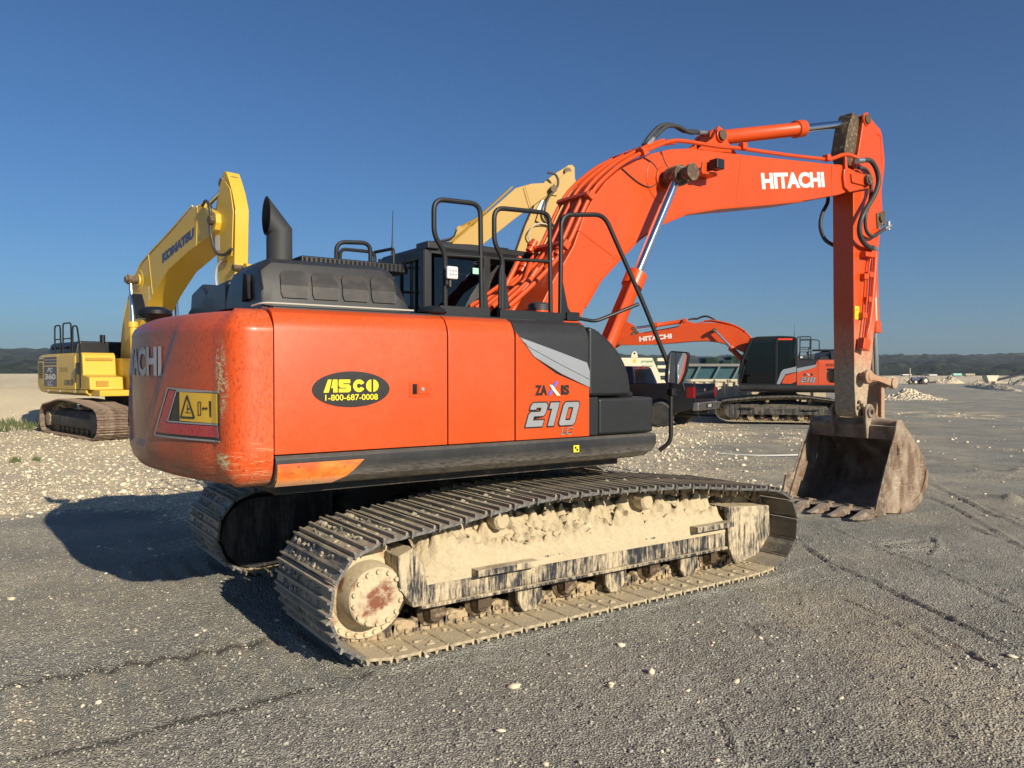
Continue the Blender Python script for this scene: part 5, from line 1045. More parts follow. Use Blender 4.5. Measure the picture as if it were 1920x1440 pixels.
def yellow(loc,rz,label,col,lift=0.0,armr=0.0,mark=True,name_='KOMATSU',trk='brown_track'):
    root=empty('excavator',loc,rz,label,'excavator','yellow excavators')
    for side in (-1,1):
        yc=side*1.30; LO=[(x*1.10,z*1.13) for x,z in LOOP]
        make_track(root,yc,.85,LO,52,.1,trk,trk,gr=.034)
        b=MB(); b.loft([[(x,yc+side*d,z) for d,z in ((.30,.30),(.30,.52),(.10,.68),(-.25,.68),(-.25,.26),(.28,.26))] for x in (-1.7,1.55)]); fr=b.build('track_frame','under2',root,bev=.01)
        for x in (-1.4,-1.05,-.7,-.3,.1,.5,.9,1.3):
            MB().lathe([(0,-.2),(.08,-.2),(.12,-.13),(.08,-.1),(.08,.1),(.12,.13),(.08,.2),(0,.2)],(x,yc,.18),(0,1,0),16).build('roller','pin',fr)
        for x in (-.9,.5): MB().lathe([(0,-.1),(.08,-.1),(.06,.25),(0,.26)],(x,yc,.80),(0,side,0),14).build('carrier_roller','chain',fr)
        b=MB(); b.lathe([(0,-.1),(.34,-.1),(.34,.1),(0,.1)],(1.95,yc,.42),(0,1,0),26); b.build('idler','chain',root)
        b=MB(); b.lathe([(0,-.1),(.34,-.1),(.34,.1),(.22,.12),(.2,.32),(0,.33)],(-1.95,yc,.42),(0,side,0),26); b.build('sprocket','chain',root)
        MB().prism([(1.45,.68),(2.1,.62),(2.05,.3),(1.9,.18),(1.5,.25)],'y',*sorted((yc+side*.27,yc+side*.31))).build('idler_guard','under2',root)
    b=MB(); b.box(-.7,.7,-1.1,1.1,.4,.85); b.lathe([(0,.85),(.72,.85),(.72,1.10),(0,1.10)],(0,0,0),(0,0,1),36); b.build('centre_frame','under',root,bev=.02)
    # counterweight and side boxes
    def yo(d): 
        a=[(-2.30,-1.47+d)]+[(-3.42*math.cos(t)*(1-d*.2),-3.42*math.sin(t)) for t in ()]
        pts=[(-2.30,-1.47+d),(-2.8,-1.46+d),(-3.05,-1.38+d),(-3.22+d*.7,-1.18+d*.6),(-3.34+d,-.8),(-3.40+d,-.3),(-3.41+d,.3),(-3.34+d,.8),(-3.22+d*.7,1.18-d*.6),(-3.05,1.38-d),(-2.8,1.46-d),(-2.30,1.47-d)]; return pts
    b=MB().loft([[(x,y,z) for x,y in yo(d)] for z,d in ((1.13,.16),(1.16,.08),(1.25,.02),(1.40,0),(2.0,0),(2.14,.04),(2.19,.12),(2.21,.3))]); cw=b.build('counterweight',col,root,smooth=40)
    b=MB()
    for i in range(9): b.box(-2.70,-2.40,-1.475,-1.460,1.50+i*.052,1.525+i*.052)
    b.box(-2.70,-2.36,-1.473,-1.460,2.02,2.05); b.build('louvre','void',cw)
    for sy in (-1,1):
        pr=[(1.47,1.26),(1.47,2.10),(1.42,2.19),(1.3,2.21),(.9,2.21),(.9,1.26)]
        d=MB().prism([(sy*a,z) for a,z in pr],'x',-2.29,-1.32).build('side_door',col,root,bev=.006)
        d2=MB().prism([(sy*a,z) for a,z in pr],'x',-1.31,-.10).build('side_door',col,root,bev=.006)
        sk=MB().prism([(sy*a,z) for a,z in ((1.47,1.25),(1.47,1.18),(1.35,1.10),(1.0,1.10),(1.0,1.25))],'x',-2.29,.75).build('side_skirt',col,root,bev=.006)
        for x in (-2.15,-1.3,-.3): MB().box(x,x+.22,*sorted((sy*1.471,sy*1.475)),1.17,1.22).build('reflector_strip','white',sk); MB().box(x+.02,x+.10,*sorted((sy*1.4755,sy*1.477)),1.17,1.22).build('reflector_strip','red',sk)
        if mark and sy<0:
            MB().box(-2.28,-1.34,-1.4745,-1.471,1.32,1.84).build('badge_panel','blue',d); 
            for k in range(3): MB().box(-2.28,-1.34,-1.4745,-1.471,1.88+k*.085,1.94+k*.085).build('badge_stripe','blue',d)
            text('PC','badge_lettering','white',d,(-1.81,-1.475,1.74),(1,0,0),(0,0,1),width=.42,height=.13,bold=.03,shear=.25)
            text('360','badge_lettering','white',d,(-1.81,-1.475,1.55),(1,0,0),(0,0,1),width=.80,height=.17,bold=.04)
            text('LC','badge_lettering','white',d,(-1.81,-1.475,1.39),(1,0,0),(0,0,1),width=.36,height=.09,bold=.02)
            text(name_,'small_lettering','blue',d2,(-.5,-1.4715,1.42),(1,0,0),(0,0,1),width=.62,height=.10,bold=.03,shear=.2)
            text('DAWS','faded_lettering','chip_tan',d2,(-.85,-1.4715,1.75),(1,0,0),(0,0,1),width=.55,height=.14,bold=.02)
    # front of the tank and tool box, steps
    b=MB(); b.prism([(-.09,1.26),(-.09,2.2),(.35,2.2),(.42,2.12),(.48,1.6),(.95,1.55),(1.0,1.26)],'y',-1.45,-.62); b.build('fuel_tank',col,root,bev=.03)
    for bx in ((.425,.46,-1.38,-.70,1.98,2.06),(.96,1.01,-1.3,-1.0,1.35,1.45)): MB().box(*bx).build('step_plate','tan',root,bev=.01)
    b=MB(); b.box(-2.3,1.4,-1.35,1.35,1.10,1.26); b.box(-2.3,-.3,-.9,.9,1.2,2.1); b.box(.1,1.6,-.55,-.42,1.2,2.1); b.box(.1,1.6,.42,.55,1.2,2.1); b.build('main_frame',col,root,bev=.02)
    b=MB(); b.loft([[(x,-1.15,2.2),(x,-1.10,2.48),(x,-1.0,2.56),(x,.9,2.56),(x,1.0,2.2)] for x in (-2.9,-.95)]); h=b.build('engine_hood','black',root,bev=.05,seg=3)
    b=MB()
    for i in range(5): b.box(-2.7+i*.34,-2.44+i*.34,-1.125,-1.10,2.32,2.42)
    b.build('hood_slot','void',h)
    b=MB(); b.cyl((-1.0,-.4,2.5),(-1.0,-.4,2.75),.07); b.build('exhaust_stack','black',root)
    # cab on the far side
    b=MB()
    for yy in (.55,1.42):
        b.prism([(-.35,1.26),(1.5,1.26),(1.5,1.36),(-.35,1.36)],'y',yy-.03,yy+.03); b.box(-.35,-.22,yy-.03,yy+.03,1.3,3.05); b.box(.35,.43,yy-.03,yy+.03,1.3,3.05); b.prism([(1.5,1.3),(1.40,2.3),(1.05,3.05),(.95,3.05),(1.30,2.3),(1.40,1.3)],'y',yy-.03,yy+.03)
    b.box(-.35,1.05,.55,1.42,3.0,3.10); cb=b.build('cab','black',root,bev=.02)
    b=MB(); b.box(-.30,1.0,.56,.565,1.9,3.0); b.box(-.30,1.35,1.40,1.405,1.4,3.0); b.box(-.34,-.335,.6,1.4,1.9,3.0); b.add([(1.05,.58,3.0),(1.05,1.4,3.0),(1.38,1.4,2.2),(1.38,.58,2.2),(1.48,.58,1.3),(1.48,1.4,1.3)],[(0,1,2,3),(3,2,5,4)]); b.build('cab_glass','glass',cb)
    b=MB(); b.box(.0,.5,.8,1.2,1.4,1.9); b.box(-.1,.05,.8,1.2,1.8,2.5); b.build('seat','void',cb,bev=.05)
    for P in ([(-1.95,-1.3,2.2),(-1.95,-1.3,3.02),(-1.55,-1.3,3.02),(-1.50,-1.3,2.2)],[(-1.35,-1.3,2.2),(-1.35,-1.3,3.06),(-.80,-1.3,3.05),(-.75,-1.3,2.2)],[(-.68,-1.3,2.2),(-.68,-1.3,2.96),(-.40,-1.3,2.94),(.25,-1.45,2.3),(.42,-1.5,1.9),(.42,-1.5,1.3)]):
        r_=MB().tube(fil(P,.1),.022,8).build('handrail','rail',root)
        if P[0][0]<-.7: MB().cyl(((P[0][0],P[0][1],2.62)),(P[3][0],P[3][1],2.62),.018,n=8).build('mid_rail','rail',r_)
    b=MB(); b.box(.20,.45,-1.56,-1.50,1.62,1.93); mi=b.build('mirror','black',root,bev=.03); MB().cyl((.42,-1.5,1.8),(.30,-1.54,1.8),.015,n=8).build('mirror_arm','rail',mi)
    def stretch(o):
        for c_ in parts_of(o):
            if c_.type=='MESH' and c_.name.split('.')[0] not in ('track_chain','track_frame','idler','sprocket','idler_guard','centre_frame','cab','main_frame'):
                for v in c_.data.vertices:
                    if v.co.x<-.1: v.co.x=-.1+(v.co.x+.1)*1.24
                    if v.co.z>1.4: v.co.z+=.05
                stretch(c_)
    stretch(root)
    # boom
    yb=YB if mark else [(x,z) if i<17 else (x-.10,z+.20) if i<23 else (x-.06,z+.08) for i,(x,z) in enumerate(YB)]; hw=.36 if mark else .28
    bm_=part(MB().prism(yb,'y',-hw,hw),'boom',col,root,YF,bev=.012,smooth=25)
    b=MB(); b.lathe([(0,0),(.28,0),(.27,.012),(0,.014)],(1.42,-.36,4.16),(0,-1,0),32); b.lathe([(0,0),(.17,0),(.15,.05),(0,.05)],(1.42,-.36,4.16),(0,-1,0),28); sub(b,'pin_boss',col,bm_)
    b=MB(); b.cyl((1.42,-.72,4.16),(1.42,.72,4.16),.09); b.cyl((1.42,-.66,4.16),(1.42,-.5,4.16),.13); sub(b,'cylinder_pin','pin',bm_,bev=.01)
    b=MB(); b.cyl((5.72,-.46,5.16),(5.72,.46,5.16),.10); sub(b,'boom_tip_pin','pin',bm_,bev=.01)
    b=MB(); b.tube([(2.05,-.363,4.78),(2.30,-.363,3.74)],.010,5); b.tube([(4.95,-.363,5.55),(4.85,-.363,4.68)],.010,5); sub(b,'weld_line',col,bm_)
    if mark:
        t=text(name_,'boom_lettering','blue',bm_,(3.83,-.3605,4.80),(1,0,.24),(-.24,0,1),width=1.95,height=.24,bold=.09,shear=.18); t.location=-Vector(YF)
        t=text(name_,'boom_lettering','blue',bm_,(3.83,.3605,4.80),(-1,0,-.24),(-.24,0,1),width=1.95,height=.24,bold=.09,shear=-.18); t.location=-Vector(YF)
    for k,yy in enumerate((-.33,-.22,.2,.31)):
        P=[Vector((x-.04,yy,z+.06)) for x,z in YB[2:11]]+[Vector((4.6,yy,5.66))]
        sub(MB().tube(cr(P,3),.026,8),'boom_pipe',col,bm_)
    for yy in (-.1,.08):
        b=MB(); b.tube(cr([(1.5,yy,4.6),(1.62,yy,4.85),(1.95,yy,5.02),(2.3,yy,4.98),(2.5,yy,5.0)],5),.03,8); sub(b,'boom_hose','hose',bm_)
    b=MB(); 
    for yy in (-.18,.12): b.prism([(2.3,4.82),(2.65,5.16),(2.85,5.12),(3.1,5.06)],'y',yy,yy+.05)
    sub(b,'cylinder_bracket',col,bm_,bev=.01)
    rb=lambda p:rotp(p,YF,-lift); tip=rb(YT); ra=lambda p:tip+(rotp(p,YT,armr)-YT)
    am=part(XS(MB().prism(YA,'y',-.16,.16),.10),'arm',col,root,YT,bev=.012,smooth=25)
    b=MB(); b.prism([(6.22,5.95),(6.30,6.05),(6.5,6.0),(6.72,5.8),(6.86,5.3),(6.78,4.3),(6.15,4.2),(6.05,4.7),(5.98,5.1)],'y',-.235,-.211); XS(b); sub(b,'side_plate',col,am,bev=.008)
    for p_,r_ in (((6.25,6.02),.11),((6.82,4.05),.07)): b=MB(); b.cyl((p_[0],-.23,p_[1]),(p_[0],.23,p_[1]),r_); XS(b); sub(b,'arm_pin','pin',am,bev=.01)
    b=MB(); b.box(6.0,6.2,-.238,-.2355,4.5,4.85); XS(b); sub(b,'warning_sticker','white',am)
    b=MB(); b.tube(cr([(5.40,-.40,5.55),(5.65,-.43,5.62),(5.85,-.43,5.40),(5.80,-.40,4.9),(5.95,-.36,4.45),(6.25,-.30,4.35),(6.55,-.27,4.45)],6),.035,9); XS(b,.12); sub(b,'arm_hose','hose',am)
    b=MB(); b.tube(cr([(6.5,-.25,4.3),(6.2,-.30,4.1),(6.15,-.28,3.7),(6.5,-.25,3.5)],6),.022,8); XS(b); sub(b,'arm_hose','fitting_grey',am)
    # bucket (hidden low down, still modelled)
    b=MB(); pl=[(6.60,1.85),(6.9,1.8),(7.3,1.35),(7.45,.9),(7.3,.4),(6.95,.12),(6.4,.08),(5.9,.12),(6.1,.7),(6.4,1.4)]
    bm2=MB().prism([(7.3,1.35),(7.45,.9),(7.3,.4),(6.95,.12),(6.4,.08),(5.9,.12),(5.9,.15),(6.4,.11),(6.93,.16),(7.26,.43),(7.41,.9),(7.26,1.33)],'y',-.62,.62); XS(bm2); bk=part(bm2,'bucket','rust',root,YE)
    for yy in (-.65,.62): sub(XS(MB().prism(pl,'y',yy,yy+.03)),'bucket_side','rust',bk)
    b=MB(); b.box(6.5,6.85,-.6,.6,1.6,1.8); XS(b); sub(b,'bucket_top','rust',bk,bev=.03)
    for yy in (-.55,-.27,0,.27,.55): b=MB(); b.loft([[(5.55,yy-.04,.10),(5.55,yy+.04,.10),(5.55,yy+.04,.12),(5.55,yy-.04,.12)],[(5.95,yy-.06,.07),(5.95,yy+.06,.07),(5.95,yy+.06,.2),(5.95,yy-.06,.2)]]); XS(b); sub(b,'bucket_tooth','worn',bk)
    bm_.rotation_euler=(0,-lift,0); am.location=tip; am.rotation_euler=(0,armr,0); bk.location=ra(YE); bk.rotation_euler=(0,armr,0)
    cylinder(root,rb((2.72,0,5.1)),ra((5.95,0,6.10)),.60,.105,.055,'arm_cylinder',(0,-.14,.05),col)
    for yy in (-.58,.58): cylinder(root,(1.75,yy,1.5),rb((1.42,yy,4.16)),.58,.10,.055,'boom_cylinder',None,col)
    cylinder(root,ra((6.62,0,4.05)),ra((6.57,0,2.3)),.65,.08,.05,'bucket_cylinder',None,col)
    return root
M['chip_tan']=simple('faded_letters',(.42,.33,.12),.6)
yellow((-10.662,21.785,0),R(-43.7),'bright yellow excavator with brown tracks left of the orange one','yellow')
yellow((-2.69,22.0,0),R(16),'tan yellow excavator whose boom rises behind the black cab','tan',R(24),R(30),mark=False)

# ---- pickup ----
pk=empty('pickup_truck',(3.66,26.11,0),R(146),'dark navy pickup truck parked beside the second orange excavator','pickup truck')
def arch(cx,r,n=10): return [(cx+r*math.cos(a),.42+r*math.sin(a)) for a in np.linspace(0,PI,n)]
body=[(-2.93,.62),(-2.93,1.36),(2.3,1.36),(2.75,1.22),(2.86,1.0),(2.88,.60)]+[(2.35,.45)]+arch(1.83,.50)+[(1.25,.40),(-1.25,.40)]+arch(-1.85,.50)+[(-2.4,.48)]
# bed sides, inner and cab
b=MB(); b.prism(body,'y',.93,1.0); b.prism(body,'y',-1.0,-.93); b.box(-2.93,2.3,-.94,.94,.60,.75); b.box(.95,2.75,-.93,.93,.75,1.25); b.prism([(.95,1.25),(.95,1.38),(2.3,1.37),(2.74,1.22)],'y',-.97,.97)
pb=b.build('body','car',pk,bev=.03,seg=3)
MB().prism([(-2.955,.72),(-2.955,1.33),(-2.93,1.375),(-2.89,1.375),(-2.89,.72)],'y',-.90,.90).build('tailgate','car',pk,bev=.02)
b=MB(); b.lathe([(0,0),(.055,0),(.05,.012),(0,.012)],(-2.955,.0,1.17),(-1,0,0),20); b.build('badge','chrome_dark',pk)
for sy in (-1,1):
    b=MB(); b.box(-2.965,-2.72,*sorted((sy*.86,sy*1.006)),.93,1.27); b.build('tail_lamp','taillamp',pk,bev=.02)
    for x in (-1.85,1.83):
        b=MB(); b.lathe([(.26,-.13),(.36,-.135),(.40,-.10),(.40,.10),(.36,.135),(.26,.13)],(x,sy*.87,.40),(0,sy,0),30)
        w_=b.build('wheel','rubber',pk); b=MB(); b.lathe([(.265,.12),(.25,.05),(.24,-.1),(0,-.1)],(x,sy*.87,.40),(0,sy,0),30)
        for k in range(6):
            a=k*PI/3; b.prism([(x+.05*math.cos(a+1.2),.40+.05*math.sin(a+1.2)),(x+.25*math.cos(a+.14),.40+.25*math.sin(a+.14)),(x+.25*math.cos(a-.14),.40+.25*math.sin(a-.14)),(x+.05*math.cos(a-1.2),.40+.05*math.sin(a-1.2))],'y',*sorted((sy*.93,sy*.97)))
        b.cyl((x,sy*.93,.40),(x,sy*.985,.40),.07); b.build('rim','chrome_dark',w_)
b=MB(); b.prism([(-3.10,.55),(-3.10,.78),(-2.93,.80),(-2.90,.55)],'y',-.98,.98); bp=b.build('rear_bumper','chrome_dark',pk,bev=.03)
MB().box(-3.107,-3.10,-.28,.28,.60,.76).build('plate_recess','void',bp); MB().box(-3.112,-3.107,-.15,.15,.63,.73).build('licence_plate','trim_grey',bp)
roof=[(-.95,1.36),(-.80,1.86),(-.70,1.93),(.6,1.95),(.85,1.88),(1.55,1.38)]
gl=lambda x0,x1,z0,z1,y0,y1:[(x0,y0,z0),(x1,y0,z0),(x1,y1,z1),(x0,y1,z1)]
b=MB(); b.loft([[(-.95,s*.93,1.36),(1.55,s*.93,1.36),(.95,s*.74,1.84),(.80,s*.70,1.93),(-.72,s*.70,1.93),(-.80,s*.74,1.86)] for s in (-1,1)]); b.box(-.96,1.4,-.93,.93,.75,1.36)
cbn=b.build('cabin','car',pk,bev=.04,seg=3)
b=MB(); b.add([(-.935,-.72,1.40),(-.935,.72,1.40),(-.815,.64,1.82),(-.815,-.64,1.82)],[(0,1,2,3)]); o=b.build('rear_window','glass_dark',cbn,smooth=0); s=o.modifiers.new('t','SOLIDIFY'); s.thickness=.02; s.offset=0
for sy in (-1,1):
    b=MB(); b.add([(-.78,sy*.925,1.42),(.15,sy*.925,1.42),(.12,sy*.785,1.80),(-.68,sy*.785,1.80)],[(0,1,2,3)]); b.add([(.22,sy*.925,1.42),(1.35,sy*.925,1.42),(.95,sy*.785,1.78),(.20,sy*.785,1.80)],[(0,1,2,3)]); o=b.build('side_window','glass_dark',cbn,smooth=0); s=o.modifiers.new('t','SOLIDIFY'); s.thickness=.02; s.offset=0
    MB().box(1.15,1.30,*sorted((sy*1.0,sy*1.22)),1.28,1.48).build('wing_mirror','car',pk,bev=.03)
b=MB(); b.box(-.80,-.77,-.15,.15,1.875,1.905); b.build('brake_light','taillamp',cbn,bev=.005)
b=MB(); b.cyl((-2.6,-.4,.32),(2.0,-.4,.36),.05); b.cyl((-1.85,-.8,.40),(-1.85,.8,.40),.06); b.box(-2.9,2.6,-.5,-.42,.42,.56); b.box(-2.9,2.6,.42,.5,.42,.56); b.build('chassis','under',pk)

# ---- plant parts stored behind the pickup ----
sc=empty('screening_machine',(5.0,33.5,0),R(8),'cream steel screening frame with green lettering behind the pickup','screening machine')
b=MB(); b.prism([(-3.2,.55),(-3.2,2.36),(1.10,2.36),(1.45,1.6),(1.62,.55)],'y',-.05,0); b.prism([(-3.2,.55),(-3.2,2.36),(1.10,2.36),(1.45,1.6),(1.62,.55)],'y',1.8,1.85); b.box(-3.2,1.10,0,1.8,2.2,2.3); b.build('side_plate','cream',sc,bev=.01)
b=MB(); b.prism([(.13,2.36),(.45,2.36),(.41,2.56),(.35,2.64),(.25,2.64),(.17,2.56)],'y',-.08,.02); lg=b.build('lifting_lug','cream',sc,bev=.01); MB().cyl((.29,-.085,2.55),(.29,-.082,2.55),.045).build('lug_hole','void',lg)
MB().box(.23,.37,-.056,-.05,2.15,2.30).build('hazard_sticker','sign_yellow',sc)
text('propel','plate_lettering','green_text',sc,(.86,-.052,2.20),(1,0,0),(0,0,1),width=.55,height=.15,bold=.03,shear=.2); text('0610 5569','plate_lettering','green_text',sc,(.86,-.052,2.0),(1,0,0),(0,0,1),width=.50,height=.08,bold=.02,shear=.2)
for i in range(7):
    for j in range(2): MB().cyl((-2.2+i*.5,-.05,1.78-j*.14),(-2.2+i*.5,-.075,1.78-j*.14),.03,n=6).build('bolt','pin',sc)
for i in range(4):
    MB().prism([(1.45,2.22-i*.32),(2.3,2.22-i*.32),(2.3,2.36-i*.32),(1.45,2.36-i*.32)],'y',.3,.5).build('cross_beam','cream',sc,bev=.01)
for x in (2.2,): MB().box(x,x+.14,.35,.45,.0,2.4).build('post','cream',sc,bev=.01)
for x in (-2.9,.9): MB().box(x,x+.2,.0,1.8,.0,.55).build('support_leg','cream',sc,bev=.02)
# teal hopper with ribs
tl=empty('steel_hopper',(10.3,36.0,0),R(3),'teal ribbed steel hopper with grey rim behind the cream tub','hopper')
def hp(u,v): return (-3.0+u,-.0,v)
b=MB(); b.loft([[(x,-.55*(1-k)*-1*0-.0+(.75*(1-k)),z) for k,z in ((0,.95),(1,2.05))]+[(x,2.6-.75*(1-k),z) for k,z in ((1,2.05),(0,.95))] for x in (-3.0,3.0)]); b.build('hopper_shell','teal',tl,bev=.01)
MB().box(-3.05,3.05,-.10,.06,2.0,2.13).build('rim','rim_grey',tl,bev=.02)
for i in range(7):
    x=-2.9+i*.93; b=MB(); b.add([(x,.60,.95),(x+.10,.60,.95),(x+.42,-.08,2.0),(x+.32,-.08,2.0),(x,.85,.95),(x+.10,.85,.95),(x+.42,.16,2.0),(x+.32,.16,2.0)],[(0,1,2,3),(4,7,6,5),(0,4,5,1),(1,5,6,2),(2,6,7,3),(3,7,4,0)]); b.build('rib','teal_light',tl,bev=.006)
for x in (-2.6,2.4):
    for y in (.7,1.7): MB().box(x,x+.16,y,y+.16,0,.97).build('support_leg','teal',tl,bev=.01)
for k,(x,w_,h_) in enumerate(((-.95,.62,.36),(-.28,.5,.24),(.30,.75,.46),(1.0,.5,.30))):
    st=empty('screen_mat_stack',(10.3+x,36.9,2.06),R(3),('low','flat','tall','slumped')[k]+' stack of wavy green screen mats on the teal hopper, '+('leftmost','second from the left','third from the left','rightmost')[k],'screen mats','green screen mats on the hopper')
    for j in range(int(h_/.06)):
        n_=8; b=MB(); top=[]; b2=[]
        P=[(-w_/2+w_*i/n_+.03*j*(1 if k%2 else -1)*.3,.07*j+.028*((i%2)*2-1)) for i in range(n_+1)]
        b.add([(p,y,z) for y in (-.8,.5) for p,z in P]+[(p,y,z-.012) for y in (-.8,.5) for p,z in P],[(i,i+1,n_+2+i,n_+1+i) for i in range(n_)]+[(2*n_+2+i,3*n_+3+i,3*n_+4+i,2*n_+3+i) for i in range(n_)]+[(i,2*n_+2+i,2*n_+3+i,i+1) for i in range(n_)])
        b.build('screen_mat','green_mesh',st,smooth=0)
# cream tub
tb=empty('steel_tub',(7.25,30.3,0),R(-8),'cream ribbed steel tub with a raised rim behind the pickup tailgate','tub')
b=MB(); b.box(-.2,2.0,.0,.06,.12,1.36); b.box(-.2,2.0,2.0,2.06,.12,1.36); b.box(-.2,-.14,.06,2.0,.12,1.36); b.box(1.94,2.0,.06,2.0,.12,1.36); b.box(-.14,1.94,.06,2.0,.12,.2); b.build('tub_wall','cream',tb,bev=.01)
b=MB(); b.box(-.26,2.06,-.06,.10,1.36,1.45); b.box(-.26,2.06,1.96,2.12,1.36,1.45); b.box(-.26,-.10,.1,1.96,1.36,1.45); b.box(1.90,2.06,.1,1.96,1.36,1.45); b.build('rim','cream',tb,bev=.015)
for i in range(6):
    x=-.12+i*.38; MB().prism([(x,.0),(x+.05,-.09),(x+.13,-.09),(x+.18,.0)],'z',.14,1.35).build('rib','cream',tb)
    MB().prism([(2.0,.05+i*.36),(2.09,.10+i*.36),(2.09,.17+i*.36),(2.0,.22+i*.36)],'z',.14,1.35).build('rib','cream',tb)
cf=empty('crusher_chute',(11.0,31.5,0),R(-8),'weathered tan steel chute standing under the second orange excavator','chute')
b=MB(); b.prism([(-1.2,.0),(-1.2,1.75),(-.9,1.9),(1.6,1.85),(1.8,.0)],'y',0,.08); b.build('side_plate','tan_steel',cf,bev=.02); MB().prism([(-1.2,.0),(-1.2,1.75),(-.9,1.9),(1.6,1.85),(1.8,.0)],'y',1.4,1.48).build('side_plate','tan_steel',cf,bev=.02)
b=MB(); b.box(-1.1,1.6,.08,1.4,.2,.3); b.box(-1.1,-1.0,.08,1.4,.3,1.6); b.build('chute_floor','tan_steel',cf)
for x in (-.8,.2,1.2): MB().box(x,x+.14,-.10,.0,.1,1.7).build('rib','tan_steel',cf,bev=.01)
MB().tube([(4.6,18.2,.05),(5.4,18.1,.05),(6.3,18.0,.05),(7.3,18.25,.05),(8.0,18.6,.05)],.02,7) 
hs=MB().tube(cr([(4.3,16.0,.035),(5.0,15.7,.03),(5.8,15.75,.035),(6.6,16.0,.04),(7.6,16.25,.04),(8.2,16.5,.035)],6),.018,7).build('hose_line','pale_hose'); tag(hs,'thin pale hose lying across the gravel right of the orange excavator','hose')
# ---- far yard ----
def heap(name,label,cat,cx,cy,rx,ry,h,seed,mat,group=None,lz=-.1,n=60,rot=0,peak=1.3):
    b=MB(); vs=[];fs=[]; nr_=n//3
    for i in range(nr_+1):
        t=i/nr_
        for k in range(n):
            a=2*PI*k/n; x=cx+rx*t*math.cos(a)*math.cos(rot)-ry*t*math.sin(a)*math.sin(rot); y=cy+rx*t*math.cos(a)*math.sin(rot)+ry*t*math.sin(a)*math.cos(rot)
            vs.append((x,y,t))
    X_=np.array(vs); s_=6/min(rx,ry)
    nz=fbm(X_[:,0],X_[:,1],s_*.35,4,seed)-.47; n2=fbm(X_[:,0],X_[:,1],s_*1.2,3,seed+5)-.45
    z=h*(np.clip(1-X_[:,2],0,1)**peak*(1+nz*1.6)+n2*.35*np.clip(1.05-X_[:,2],0,1)**.5*np.clip((1-X_[:,2])*6,0,1))+lz*X_[:,2]
    vs=[(a,c_,float(d)) for (a,c_,_),d in zip(vs,z)]
    for i in range(nr_):
        for k in range(n): fs.append((i*n+k,i*n+(k+1)%n,(i+1)*n+(k+1)%n,(i+1)*n+k))
    b.add(vs,fs); o=b.build(name,mat,smooth=0 if cy<90 else 60); return tag(o,label,cat,group)
HM=stone_mat('rubble_heap',(.55,.50,.42),(.75,.70,.60),(.30,.27,.22)); M['heap']=HM
n=HM.node_tree; bs=n.nodes['Principled BSDF']; vv=n.nodes.new('ShaderNodeTexVoronoi'); vv.inputs['Scale'].default_value=6; n.links.new(coords(n),vv.inputs['Vector']); c=mix(n,vv.outputs['Color'],(.50,.41,.28),(.80,.69,.50)); n.links.new(c,bs.inputs['Base Color']); bump(n,bs,vv.outputs['Distance'],1,.15)
heap('rubble_heap','low rubble heap just beyond the bucket of the foreground excavator','rubble heap',25.2,49.5,3.2,2.2,.62,61,'heap')
heap('rubble_heap','pale conical heap at the right edge under the conveyor','rubble heap',70.8,106,3.0,2.8,1.25,62,'heap','far rubble heaps',peak=1.0)
heap('rubble_heap','small pale heap left of the far conveyor','rubble heap',109,176,2.0,2,1.0,63,'heap','far rubble heaps',peak=1.0)
heap('rubble_bank','long dark edged rubble bank crossing the yard at the far right','rubble bank',53,86,18,1.5,.50,64,'heap','rubble banks',n=96,rot=R(66),peak=.5)
for k,(x,y,rx,ry,h,lb) in enumerate(((70,138,2.6,1.6,.62,'broken rubble bank just left of the tractor on the horizon'),(70.5,125,2.6,1.8,1.05,'pale rubble bank just right of the tractor'),(79,128,3.6,1.6,.7,'low pale rubble bank below the green trailer'),(150,200,14,3,1.0,'long low rubble bank on the far right horizon'),(84,176,7,3,1.0,'far rubble bank against the trees behind the bucket link'),(-37,52,9,4,.55,'pale rubble bank below the woods at the left edge'))):
    heap('rubble_bank',lb,'rubble bank',x,y,rx,ry,h,70+k,'heap','rubble banks',n=90,rot=R(rng.uniform(-6,6)),peak=.6)
def trailer(x,y,L_,h_,mat,label,rz=0,z0=1.0):
    t=empty('trailer',(x,y,.0),rz,label,'trailer','parked trailers'); MB().box(-L_/2,L_/2,-1.3,1.3,z0,z0+h_).build('box',mat,t,bev=.08)
    b=MB(); b.box(-L_/2,L_/2,-1.1,1.1,z0-.1,z0); b.build('chassis','black',t)
    for xx in (-L_*.38,-L_*.26,L_*.30):
        for sy in (-1,1): MB().lathe([(0,-.12),(.26,-.12),(.26,.12),(0,.12)],(xx,sy*1.05,.26),(0,1,0),14).build('wheel','rubber',t)
    return t
trailer(213.7,372,4.0,1.05,'mint','pale green trailer parked below the woods',R(-4),.40); trailer(219.8,372,4.4,.95,'tan_steel','tan trailer parked right of the pale green trailer',R(-4),.40); trailer(202,372,3.8,.62,'white','low white trailer parked left of the pale green trailer',R(-3),.35); trailer(195.5,384,4.6,.5,'white','long low white trailer nearest the tractor',R(2),.5)
